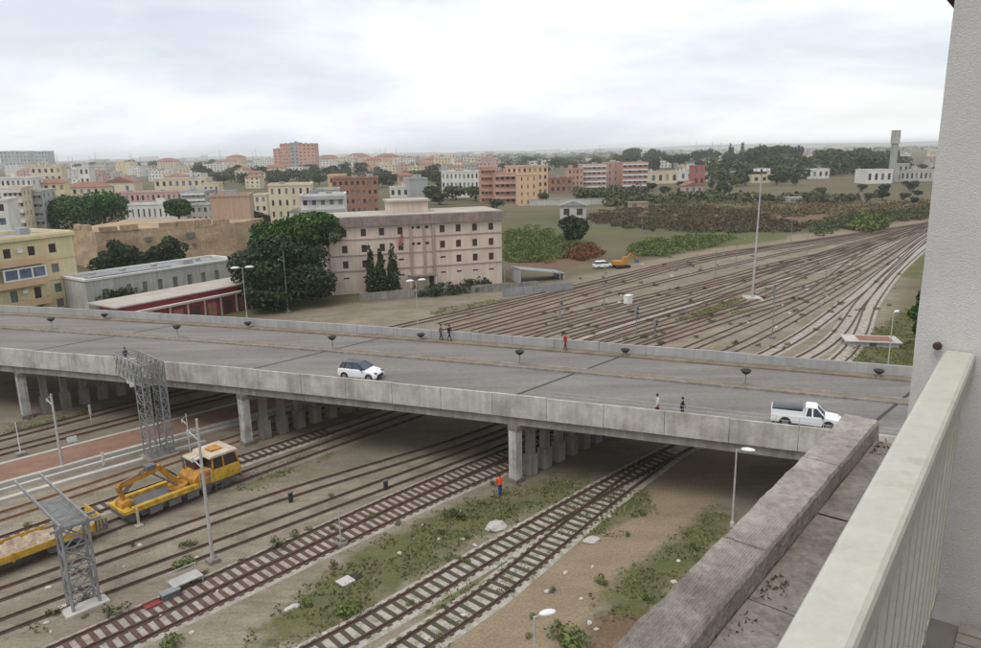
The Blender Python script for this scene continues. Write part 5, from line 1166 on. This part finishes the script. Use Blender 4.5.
town('warehouse', 'long white and pink warehouse right of the bright red house', 704, 741, 173, 182, 'white_wall', 6, 1, 2, 12)
town('warehouse', 'low white shed left of the bright red house', 680, 692, 172, 181, 'white_wall', 2, 1, 0, 9)
town('farmhouse', 'low white farmhouse at the field left of the water tower', 806, 827, 170, 179, 'white_wall', 4, 1, 0, 10)
town('farmhouse', 'small white farm building behind the floodlight mast', 752, 775, 176, 183, 'cream_wall', 3, 1, 0, 8)
town('factory', 'white factory hall at the foot of the water tower', 866, 889, 171, 184, 'white_wall', 4, 1, 3, 14)
town('factory', 'pale green grey factory block right of the water tower', 897, 906, 165, 182, 'grey_white_wall', 2, 2, 2, 10)
town('factory', 'long pale factory hall stretching right from the water tower', 900, 932, 171, 182, 'grey_white_wall', 8, 1, 1, 14)
town('ruin', 'small white ruin in the field behind the scrub', 788, 804, 198, 204, 'grey_white_wall', 2, 1, 0, 5, corn=0.2)
town('tower_block', 'pink tower block far away next to the wall pier', 945, 955, 134, 158, 'rose_wall', 3, 8, 0, 18)
# pink towers on the horizon
for x0, x1, yt, mt, lab in ((275, 283, 150, 'tower_pink', 'lower left wing of the pink tower blocks on the horizon'), (282, 292, 145, 'tower_pink', 'left pink tower block on the horizon'), (292, 300, 144, 'grey_wall', 'grey stair tower between the pink tower blocks'), (300, 316, 145, 'tower_pink', 'large right pink tower block on the horizon')):
    town('tower_block', lab, x0, x1, yt, 175, mt, 4 if x1 - x0 > 9 else 2, 9, 0, 22, ww=0.35, hh=0.4)
for k, (x0, x1) in enumerate(((2, 15), (18, 30), (37, 48))):
    town('tower_block', 'grey block of flats on the left horizon', x0, x1, 152, 170, 'grey_wall', 4, 5, 0, 30, group='grey blocks on the left horizon')
# water tower
wt_ = thing('water_tower', 'tall pale concrete water tower rising beyond the fields', 'water tower', gp(891, 183))
mb = MB(); d_ = (wt_.location - Vector((0, 0, CAM_H))).dot(Fv) / FPX; hh_ = 51 * d_
for a in range(4): mb.box((math.cos(a * PI / 2 + PI / 4) * 1.5, math.sin(a * PI / 2 + PI / 4) * 1.5, hh_ * 0.40), (1.0, 1.0, hh_ * 0.8))
mb.build('legs', 'concrete_inner', wt_); mb = MB(); mb.box((0, 0, hh_ * 0.41), (2.4, 2.4, hh_ * 0.81)); mb.build('shaft', 'grey_white_wall', wt_)
mb = MB(); mb.box((0, 0, hh_ * 0.87), (4.0, 4.0, hh_ * 0.24)); mb.build('tank', 'concrete_pale', wt_); mb = MB(); mb.box((0, 0, hh_ * 0.995), (4.1, 4.1, 0.35)); mb.build('tank_roof', 'roof_grey', wt_)
# distant pale town along the horizon
rnd = random.Random(21)
walls = ['white_wall', 'cream_wall', 'grey_white_wall', 'white_wall', 'grey_wall', 'rose_wall']
for i in range(190):
    px = rnd.uniform(-20, 960); hy = 160.4 - (px - 0) * 0.0192
    yb_ = hy + rnd.choice([2.6, 3.6, 5, 7, 9, 12, 15]) * rnd.uniform(0.85, 1.2)
    wpx = rnd.uniform(4, 15); hpx = rnd.uniform(1.6, 4.0) if yb_ < hy + 8 else rnd.uniform(3, 7)
    if yb_ - hpx < hy - 1: hpx = yb_ - hy + 1
    A = gp(px, yb_); d_ = (A - Vector((0, 0, CAM_H))).dot(Fv) / FPX
    far = yb_ < hy + 6
    house('distant_building', 'small pale flat roofed building in the distant town', 'building', A, R(rnd.uniform(-12, 12)), wpx * d_, wpx * d_ * 0.6, hpx * d_, walls[i % 6], None if far else grid(0, wpx * d_, 4, hpx * d_ * 0.3, 3, 1, wpx * d_ * 0.1, hpx * d_ * 0.4), roof='flat', roofm=('roof_pale', 'roof_grey', 'roof_tile_red')[i % 3], group='pale buildings of the distant town', cornice=0.4)
tn = 0
for i in range(150):
    px = rnd.choice([rnd.uniform(0, 350), rnd.uniform(0, 350), rnd.uniform(350, 480), rnd.uniform(640, 940)]); hy = 160.4 - px * 0.0192
    yb_ = hy + rnd.uniform(13, 34 if px < 260 else 24); hpx = rnd.uniform(6, 12); wpx = rnd.uniform(9, 24)
    if px > 640: hpx *= 0.55; yb_ = hy + rnd.uniform(14, 27); wpx *= 0.8
    A = gp(px, yb_); d_ = (A - Vector((0, 0, CAM_H))).dot(Fv) / FPX; W_, H_ = wpx * d_, hpx * d_; nf = max(1, round(H_ / 3.3)); nc = max(2, round(W_ / 4.5))
    ws_ = [(x - 0.8, x + 0.8, H_ / nf * (f + 0.3), H_ / nf * (f + 0.78)) for f in range(nf) for x in [W_ * (c_ + 0.5) / nc for c_ in range(nc)]]
    house('town_house', ('pale flat roofed house among the trees of the town', 'small house with red tiled hip roof in the town')[i % 4 == 3], 'house', A, R(rnd.uniform(-20, 25)), W_, max(8, W_ * 0.6), H_, ('white_wall', 'cream_wall', 'grey_white_wall', 'cream_wall', 'white_wall', 'rose_wall', 'yellow_wall', 'peach_wall')[i % 8] if px < 640 else ('white_wall', 'grey_white_wall', 'cream_wall')[i % 3], ws_, None, None, roof='hip' if i % 4 == 3 else 'flat', roofm='roof_tile_red' if i % 4 == 3 else ('roof_pale', 'roof_grey')[i % 2], group=('flat roofed town houses', 'red roofed town houses')[i % 4 == 3], cornice=0.5, vary=True)
for i in range(26):
    px = rnd.choice([rnd.uniform(180, 260), rnd.uniform(375, 400), rnd.uniform(50, 150), rnd.uniform(480, 930)]); hy = 160.4 - px * 0.0192
    A = gp(px, hy + 5.5); d_ = (A - Vector((0, 0, CAM_H))).dot(Fv) / FPX
    o = thing('distant_mast', 'thin grey mast or chimney on the hazy horizon', 'mast', A, 0, 'thin masts on the horizon')
    mb = MB(); h_ = rnd.uniform(7, 12) * d_; mb.tube((0, 0, 0), (0, 0, h_), 1.4 * rnd.uniform(0.5, 1.5), 0.9, 6); mb.build('shaft', 'grey_wall', o)
# fence panels right of the office block
o = thing('steel_fence', 'grey corrugated steel fence beside the office block corner', 'fence', gp(503, 297), R(22))
for k in range(7): mb = MB(); mb.bx(k * 2.0 + 0.01, k * 2.0 + 1.96, -0.03, 0.03, 0.05, 1.5); mb.bar((k * 2.0, 0.08, 0), (k * 2.0, 0.08, 1.6), 0.08); mb.build('fence_panel', 'roof_grey', o)
o = thing('lean_to', 'grey sloping corrugated roof of a lean-to beside the office block', 'shed', gp(533, 280), R(20))
mb = MB(); mb.raw([(-4, -2.5, 2.7), (6, -2.5, 1.1), (6, 2.5, 1.1), (-4, 2.5, 2.7), (-4, -2.5, 2.85), (6, -2.5, 1.25), (6, 2.5, 1.25), (-4, 2.5, 2.85)], [(3, 2, 1, 0), (4, 5, 6, 7), (0, 1, 5, 4), (1, 2, 6, 5), (2, 3, 7, 6), (3, 0, 4, 7)]); mb.build('roof', 'roof_grey', o)
inb(o, -3.9, -3.6, -2.4, 2.4, 0, 2.66, 'wall', 'grey_wall'); inb(o, 5.5, 5.8, -2.4, 2.4, 0, 1.13, 'wall', 'grey_wall')

# ------------------------------------------------------------------ trees, shrubs and scrub
def leaf_mesh(name, lobes, n, size, mt, seed=0, trunk=None, shell=(0.55, 1.0), flat=0.0):
    rg = np.random.default_rng(seed); wts = np.array([l[1][0] * l[1][1] + l[1][0] * l[1][2] for l in lobes]); wts /= wts.sum()
    li = rg.choice(len(lobes), n, p=wts); C = np.array([l[0] for l in lobes])[li]; Rd = np.array([l[1] for l in lobes])[li]
    d = rg.normal(size=(n, 3)); d /= np.linalg.norm(d, axis=1)[:, None]; d[:, 2] = np.where(rg.random(n) < 0.35, np.abs(d[:, 2]), d[:, 2])
    r_ = rg.uniform(shell[0], shell[1], n) ** 0.6; c = C + Rd * d * r_[:, None]
    nr = d * 0.7 + rg.normal(size=(n, 3)) * 0.55; nr[:, 2] += flat; nr /= np.linalg.norm(nr, axis=1)[:, None]
    a = np.cross(nr, rg.normal(size=(n, 3))); a /= np.linalg.norm(a, axis=1)[:, None]; b_ = np.cross(nr, a)
    s_ = (rg.uniform(0.55, 1.25, n) * size)[:, None]; a *= s_; b_ *= s_ * rg.uniform(0.45, 0.9, n)[:, None]
    v = np.stack([c - a, c - b_ * 0.9 + a * 0.1, c + a * 1.1, c + b_], 1).reshape(-1, 3)
    V = v.tolist(); Fc = (np.arange(n * 4).reshape(-1, 4)).tolist(); mi = [0] * n
    if trunk:
        mb = MB()
        for p, q, r0, r1 in trunk: mb.tube(p, q, r0, r1, 6)
        o_ = len(V); V += [tuple(p) for p in mb.v]; Fc += [tuple(i + o_ for i in f) for f in mb.f]; mi += [1] * len(mb.f)
    me = bpy.data.meshes.new(name); me.from_pydata(V, [], Fc); me.materials.append(MATS[mt])
    if trunk: me.materials.append(MATS['bark'])
    me.polygons.foreach_set('material_index', mi); me.update(); return me
def trunk_part(par, segs):
    mb = MB()
    for p, q, r0, r1 in segs: mb.tube(p, q, r0, r1, 8)
    mb.build('trunk', 'bark', par)
def lobes_random(seed, n, rad, r_, zc, zr):
    rg = random.Random(seed); out_ = []
    for i in range(n):
        a = rg.uniform(0, 2 * PI); d = rad * math.sqrt(rg.random()); out_.append(((d * math.cos(a), d * math.sin(a), zc + rg.uniform(-zr, zr)), (r_ * rg.uniform(0.7, 1.25), r_ * rg.uniform(0.7, 1.25), r_ * rg.uniform(0.55, 0.9))))
    return out_
# large dark evergreen with a stone pine behind it
tr = thing('evergreen_tree', 'huge dark evergreen tree with low spreading crown beside the office block', 'tree', (-35.5, 124.5, 0))
lb = lobes_random(5, 26, 6.6, 2.9, 5.6, 3.4) + [((0, 0, 9.5), (4.5, 4.5, 2.4)), ((4.5, -1, 4), (4.5, 3.5, 3.2)), ((-4.5, 0, 4.5), (4, 3.5, 3.2)), ((0, -2, 3.0), (6.5, 4, 2.6))]
put('crown', leaf_mesh('crown', lb, 26000, 0.30, 'leaf_dark', 1), tr); trunk_part(tr, [((0, 0, 0), (0.2, 0, 4), 0.5, 0.35), ((0.2, 0, 3), (3, 0, 7), 0.25, 0.1), ((0.2, 0, 3), (-3, 1, 7), 0.25, 0.1)])
tr = thing('stone_pine', 'stone pine with bright green domed top rising behind the dark evergreen', 'tree', (-33.5, 131.5, 0))
lb = lobes_random(9, 22, 6.6, 2.3, 11.6, 1.5) + [((-5.5, -1, 9.5), (3.6, 3.6, 2.4)), ((-3, -3.5, 10.4), (3.6, 3, 2)), ((-7, 0, 7.5), (2.6, 2.6, 2.4)), ((1, -3.5, 11), (3.6, 3, 2.2)), ((2.5, 0, 13.4), (4.6, 4.6, 1.8)), ((4.5, 1, 11.5), (3.2, 3.2, 2.6))]
put('crown', leaf_mesh('crown', lb, 18000, 0.28, 'leaf_pine', 2, flat=0.3), tr); trunk_part(tr, [((0, 0, 0), (0, 0, 9), 0.5, 0.35), ((0, 0, 8), (3.5, 0, 12), 0.25, 0.1), ((0, 0, 8), (-3.5, 1, 12), 0.25, 0.1), ((0, 0, 8), (0, -3, 12), 0.25, 0.1)])
# cypresses
for i, (px, py, h, lab) in enumerate(((372, 296, 8.4, 'left slim dark cypress before the office block'), (382, 295, 7.8, 'middle slim dark cypress before the office block'), (394, 294, 8.6, 'right and widest slim cypress before the office block'))):
    tr = thing('cypress', lab, 'tree', gp(px, py)); lb = [((0.15 * math.sin(k * 2.1 + i), 0.15 * math.cos(k * 1.7), 0.7 + k * h / 9), ((1.25 if i == 2 else 1.0) * (1 - (k / 9.3) ** 1.6) + 0.16, (1.15 if i == 2 else 0.95) * (1 - (k / 9.3) ** 1.6) + 0.16, h / 8)) for k in range(9)]
    put('crown', leaf_mesh('crown', lb, 1800, 0.22, 'leaf_dark', 30 + i), tr); trunk_part(tr, [((0, 0, 0), (0, 0, h * 0.7), 0.16, 0.05)])
# stone pine beyond the fortress (two crowns) and its smaller neighbour
for px, py, wpx, ztop, lab, sd_ in ((76, 232, 56, 13.2, 'left half of the broad stone pine clump beyond the fortress', 41), (106, 229, 56, 14.2, 'right half of the broad stone pine clump beyond the fortress', 42), (180, 226, 28, 10.2, 'small round stone pine standing alone beyond the fortress', 43)):
    p = gp(px, py); s_ = (p - Vector((0, 0, CAM_H))).dot(Fv) / FPX; rr = wpx * s_ / 2
    tr = thing('stone_pine', lab, 'tree', p); lb = lobes_random(sd_, 14, rr * 0.72, rr * 0.34, ztop - rr * 0.55, rr * 0.28) + [((0, 0, ztop - rr * 0.45), (rr * 0.85, rr * 0.85, rr * 0.4)), ((0, 0, ztop - rr * 0.85), (rr * 0.9, rr * 0.9, rr * 0.45))]
    put('crown', leaf_mesh('crown', lb, 5000, 0.5, 'leaf_pine', sd_, flat=0.3), tr); trunk_part(tr, [((0, 0, 0), (0, 0, ztop - rr * 0.5), 0.5, 0.35)] + [((0, 0, ztop - rr), (rr * 0.6 * math.cos(a), rr * 0.6 * math.sin(a), ztop - rr * 0.4), 0.22, 0.08) for a in (0, 2, 4)])
# row of dark trees between fortress and hall
for k in range(7):
    px = 104 + k * 12; p = gp(px, 275 - k * 1.2); tr = thing('evergreen_tree', 'dark bushy tree in the row between fortress and low hall', 'tree', p, k * 1.3, 'tree row behind the low hall')
    if k == 0:
        ROWM = leaf_mesh('crown', lobes_random(77, 9, 2.0, 1.5, 3.4, 1.6), 1800, 0.33, 'leaf_dark', 77)
    c_ = put('crown', ROWM, tr, None, None, (1.0, 1.0, 0.85 + 0.12 * ((k * 3) % 4))); trunk_part(tr, [((0, 0, 0), (0, 0, 3.2), 0.2, 0.1)])
FARP = [leaf_mesh('far_tree', lobes_random(100 + i, 11, 2.8, 1.9, 4.0, 1.9), 520, 0.62, mt, 100 + i, [((0, 0, 0), (0, 0, 4), 0.3, 0.15)]) for i, mt in enumerate(('leaf_far', 'leaf_far', 'leaf_olive', 'leaf_dark'))]
FPINE = [leaf_mesh('far_pine', lobes_random(120 + i, 11, 3.2, 1.8, 5.6, 1.2), 520, 0.6, 'leaf_dark' if i else 'leaf_far', 120 + i, [((0, 0, 0), (0, 0, 6), 0.35, 0.2)]) for i in range(2)]
FCYP = leaf_mesh('far_cypress', [((0, 0, 1 + k), (1.1 * (1 - k / 8.5) + 0.2, 1.1 * (1 - k / 8.5) + 0.2, 1.0)) for k in range(8)], 300, 0.5, 'leaf_dark', 130, [((0, 0, 0), (0, 0, 3), 0.2, 0.1)])
def far_tree(px, py, hpx, kind, rnd, label, group, name='tree'):
    p = gp(px, py); s_ = (p - Vector((0, 0, CAM_H))).dot(Fv) / FPX; h = hpx * s_
    me = FCYP if kind == 'c' else FPINE[rnd.randrange(2)] if kind == 'p' else FARP[rnd.randrange(4)]
    k = h / (8.0 if kind == 'c' else 8.2 if kind == 'p' else 7.6)
    o = put(name, me, None, p, rnd.uniform(0, 6.28), (k * rnd.uniform(0.9, 1.3), k * rnd.uniform(0.9, 1.3), k)); tag(o, label, 'tree', group); return o
rnd = random.Random(5)
bands = [ # x0, x1, base y0, y1, height px, count, kind, label, group
    (196, 272, 176, 188, (9, 14), 22, 'r', 'olive green tree in the wood left of the pink towers', 'wood left of the pink towers'),
    (262, 345, 172, 186, (8, 13), 26, 'r', 'dark green tree in the wood below the pink towers', 'wood below the pink towers'),
    (345, 442, 172, 190, (8, 14), 30, 'r', 'dark green tree behind the orange brick flats', 'wood behind the orange brick flats'),
    (425, 478, 186, 206, (13, 20), 12, 'r', 'olive brown tree in the grove behind the office block roof', 'grove behind the office block'),
    (478, 620, 164, 172, (6, 9), 26, 'r', 'dark tree behind the salmon estate', 'trees behind the salmon estate'),
    (545, 660, 168, 178, (8, 12), 14, 'p', 'dark round pine behind the rose flats', 'pines behind the rose flats'),
    (615, 745, 162, 174, (9, 15), 36, 'p', 'dark pine in the wood beyond the bright red house', 'pines beyond the bright red house'),
    (700, 800, 172, 187, (9, 14), 28, 'r', 'dark green tree left of the floodlight mast', 'trees left of the floodlight mast'),
    (740, 900, 164, 176, (13, 22), 44, 'r', 'tall dark tree in the wood left of the water tower', 'wood left of the water tower'),
    (895, 945, 168, 176, (6, 9), 10, 'r', 'dark tree behind the factory halls', 'trees behind the factory halls'),
    (60, 215, 166, 174, (6, 9), 14, 'p', 'dark pine among the pale warehouses', 'pines among the warehouses'),
    (715, 760, 158, 168, (12, 17), 6, 'c', 'dark pointed cypress beyond the fields', 'cypresses beyond the fields'),
    (600, 760, 186, 200, (6, 10), 16, 'r', 'bushy tree at the edge of the brown scrub', 'trees at the edge of the scrub'),
    (860, 945, 188, 205, (7, 12), 12, 'r', 'low bushy tree in the field below the factory', 'bushes below the factory')]
for x0, x1, y0, y1, hp, cnt, kd, lab, grp in bands:
    for i in range(cnt):
        far_tree(rnd.uniform(x0, x1), rnd.uniform(y0, y1), rnd.uniform(*hp), kd, rnd, lab, grp)
for px, py, hp, lab in ((820, 198, 11, 'round dark tree standing alone in the field'), (497, 212, 15, 'grey green tree beside the salmon estate wall'), (544, 202, 12, 'round green tree at the corner of the salmon estate'), (257, 232, 22, 'dark tree between the tan building and the yellow flats'), (456, 200, 18, 'dark tree in front of the white three storey building')):
    far_tree(px, py, hp, 'r', rnd, lab, None)
tr = thing('evergreen_tree', 'lone dark rounded tree standing in the green field', 'tree', gp(575, 243)); put('crown', leaf_mesh('crown', lobes_random(61, 16, 2.7, 2.1, 3.9, 2.7), 4200, 0.36, 'leaf_dark', 61), tr); trunk_part(tr, [((0, 0, 0), (0, 0, 4), 0.3, 0.15)])
tr = thing('pine_tree', 'dark green pine leaning in from behind the pier wall beyond the bridge', 'tree', gp(934, 352)); put('crown', leaf_mesh('crown', lobes_random(63, 14, 2.4, 1.5, 4.6, 2.2), 3600, 0.3, 'leaf_pine', 63), tr); trunk_part(tr, [((0, 0, 0), (0, 0, 5), 0.25, 0.12)])
def scrub(name, label, poly, n, rad, hgt, mt, size, cards=34, seed=0, cat='scrub'):
    rg = random.Random(seed); xs = [p[0] for p in poly]; ys = [p[1] for p in poly]
    def ins(x, y):
        c_ = False
        for i in range(len(poly)):
            (x0, y0), (x1, y1) = poly[i], poly[i - 1]
            if (y0 > y) != (y1 > y) and x < (x1 - x0) * (y - y0) / (y1 - y0) + x0: c_ = not c_
        return c_
    lb = []
    while len(lb) < n:
        x, y = rg.uniform(min(xs), max(xs)), rg.uniform(min(ys), max(ys))
        if ins(x, y):
            p = gp(x, y); h = hgt * rg.uniform(0.6, 1.3); r_ = rad * rg.uniform(0.7, 1.4); lb.append(((p.x, p.y, h * 0.5), (r_, r_, h * 0.55)))
    o = put(name, leaf_mesh(name, lb, n * cards, size, mt, seed), None); return tag(o, label, cat, kind='stuff')
scrub('scrub', 'dark brown scrub covering the waste ground beyond the yard', [(592, 214), (640, 205), (700, 207), (760, 214), (800, 224), (800, 232), (700, 232), (620, 228), (590, 222)], 620, 1.9, 0.75, 'leaf_brown', 0.36, 36, 201)
scrub('scrub', 'olive green bushes scattered through the brown scrub', [(592, 214), (640, 204), (700, 205), (760, 212), (800, 222), (800, 232), (700, 234), (620, 230)], 190, 1.5, 1.0, 'leaf_olive', 0.36, 36, 231)
scrub('scrub', 'dry tan brush on the waste field below the factory', [(640, 200), (760, 198), (860, 204), (940, 200), (940, 210), (800, 218), (700, 208)], 320, 2.4, 0.9, 'leaf_tan', 0.5, 30, 232)
scrub('scrub', 'olive scrub along the field edge on the right', [(800, 226), (860, 214), (945, 205), (945, 218), (880, 225), (820, 236)], 260, 1.7, 1.1, 'leaf_olive', 0.36, 34, 202)
scrub('reeds', 'bright green reed thicket beside the office block', [(505, 262), (505, 234), (530, 226), (572, 238), (580, 252), (550, 264)], 380, 1.1, 1.15, 'leaf_green', 0.24, 44, 203, 'reeds')
scrub('reeds', 'rust red dry thicket right of the green reeds', [(564, 258), (568, 246), (590, 246), (602, 254), (590, 262)], 110, 1.2, 1.1, 'leaf_rust', 0.26, 40, 204, 'reeds')
scrub('hedge', 'green hedge strip beyond the sandy path', [(622, 255), (640, 242), (700, 236), (735, 238), (710, 248), (660, 257)], 230, 1.2, 0.9, 'leaf_green', 0.24, 40, 205, 'hedge')
scrub('hedge', 'bright green bush cluster beside the yard tracks on the right', [(850, 232), (856, 222), (880, 221), (886, 228), (870, 234)], 50, 1.8, 3.0, 'leaf_green', 0.5, 40, 206, 'hedge')
scrub('hedge', 'green orchard strip in front of the striped flats', [(575, 196), (640, 192), (642, 197), (580, 201)], 90, 3.0, 4.2, 'leaf_olive', 1.0, 26, 207, 'hedge')
scrub('scrub', 'dark field hedges below the wood', [(600, 202), (700, 197), (860, 200), (860, 205), (700, 203), (610, 207)], 120, 3.0, 3.0, 'leaf_olive', 1.0, 26, 208)
scrub('hedge', 'dark bushes along the wall of the office block', [(412, 296), (430, 293), (490, 286), (490, 290), (430, 299)], 50, 1.0, 1.6, 'leaf_dark', 0.25, 40, 209, 'hedge')
scrub('hedge', 'dark green bushes in front of the low hall', [(100, 312), (108, 302), (140, 300), (142, 308)], 34, 1.3, 2.6, 'leaf_dark', 0.3, 60, 210, 'hedge')
for lab, po, n_, h_, mt_, sd_ in [
    ('far off dark wood below and beside the pink towers', [(196, 172), (345, 166), (440, 166), (440, 176), (345, 180), (270, 184), (196, 182)], 260, 7.0, 'leaf_far', 221),
    ('far off wood beyond the salmon estate and rose flats', [(478, 160), (620, 156), (745, 154), (745, 164), (620, 166), (478, 168)], 300, 9.0, 'leaf_far', 222),
    ('far off tall dark wood left of the water tower', [(700, 170), (760, 164), (880, 160), (888, 170), (800, 180), (710, 184)], 300, 9.5, 'leaf_far', 223),
    ('far off wood strip along the horizon on the left', [(60, 163), (260, 160), (260, 163), (60, 167)], 160, 8.0, 'leaf_far', 224),
    ('far off wood strip along the horizon in the middle', [(330, 158), (700, 151), (940, 147), (940, 151), (700, 155), (330, 162)], 340, 11.0, 'leaf_far', 225)]:
    scrub('wood', lab, po, n_, h_ * 0.8, h_, mt_, h_ * 0.22, 30, sd_, 'wood')
# weeds in the yard, countable bushes
WEED = [leaf_mesh('weed_bush', lobes_random(300 + i, 5, 0.45, 0.35, 0.35, 0.12), 170, 0.09, mt, 300 + i) for i, mt in enumerate(('leaf_green', 'leaf_olive', 'leaf_brown'))]
rnd = random.Random(8)
spots = [(rnd.uniform(520, 900), rnd.uniform(255, 350), 0) for _ in range(170)] + [(rnd.uniform(10, 520), rnd.uniform(490, 645), 1) for _ in range(26)] + [(rnd.uniform(440, 720), rnd.uniform(480, 640), 1) for _ in range(22)] + [(118, 612, 2), (185, 565, 2), (282, 546, 2), (170, 645, 2), (350, 612, 2), (455, 520, 2), (560, 640, 3), (575, 645, 3)]
for i, (px, py, z) in enumerate(spots):
    p = gp(px, py); S0 = p.x * SA - p.y * CA
    if z == 0 and not (-90 < S0 < -34): continue
    k = (rnd.uniform(0.35, 1.0) if z == 0 else rnd.uniform(0.35, 0.75) if z == 1 else 1.15 if z == 2 else 1.5)
    o = put('weed_bush', WEED[(0, 1, 2)[rnd.randrange(3)] if z == 0 else rnd.randrange(2)], None, p, rnd.uniform(0, 6), (k, k, k * 0.8)); tag(o, 'low weed bush growing between the tracks' if z == 0 else 'low weed bush growing in the gravel before the bridge', 'weed', 'weed bushes behind the bridge' if z == 0 else 'weed bushes before the bridge')
# short grass standing in the green patches
rg = np.random.default_rng(4); V = []; Fc = []
cand = np.argwhere((zg > 0.3) & (GY < 130) & (GY > 25)); pick = cand[rg.integers(0, len(cand), 26000)]
for (j, i) in pick:
    x, y = GX[j, i] + rg.uniform(-0.6, 0.6), GY[j, i] + rg.uniform(-0.6, 0.6)
    if noise.noise(Vector((x * 0.55, y * 0.55, 0))) + 0.7 * zg[j, i] < 0.35: continue
    a = rg.uniform(0, 6.28); h = rg.uniform(0.05, 0.16) * (0.6 + zg[j, i]); wd = rg.uniform(0.05, 0.13); o_ = len(V)
    V += [(x - wd * math.cos(a), y - wd * math.sin(a), 0), (x + wd * math.cos(a), y + wd * math.sin(a), 0), (x + rg.uniform(-.1, .1), y + rg.uniform(-.1, .1), h)]; Fc.append((o_, o_ + 1, o_ + 2))
me = bpy.data.meshes.new('grass'); me.from_pydata(V, [], Fc); me.materials.append(MATS['grass']); tag(put('grass', me), 'short wild grass on the verges and between the tracks', 'grass', kind='stuff')

# ------------------------------------------------------------------ air
hz = bpy.data.materials.new('haze'); hz.use_nodes = True; t = hz.node_tree; t.nodes.clear()
oo = t.nodes.new('ShaderNodeOutputMaterial'); pv_ = t.nodes.new('ShaderNodeVolumePrincipled'); pv_.inputs['Color'].default_value = (0.95, 0.975, 1.0, 1); pv_.inputs['Density'].default_value = 0.00013; pv_.inputs['Anisotropy'].default_value = 0.1
t.links.new(pv_.outputs[0], oo.inputs['Volume'])
mb = MB(); mb.bx(-12000, 12000, -1200, 14000, -2.0, 62.0); ho = mb.build('haze', hz); tag(ho, 'thin pale haze lying over the town and fields', 'haze', kind='stuff')
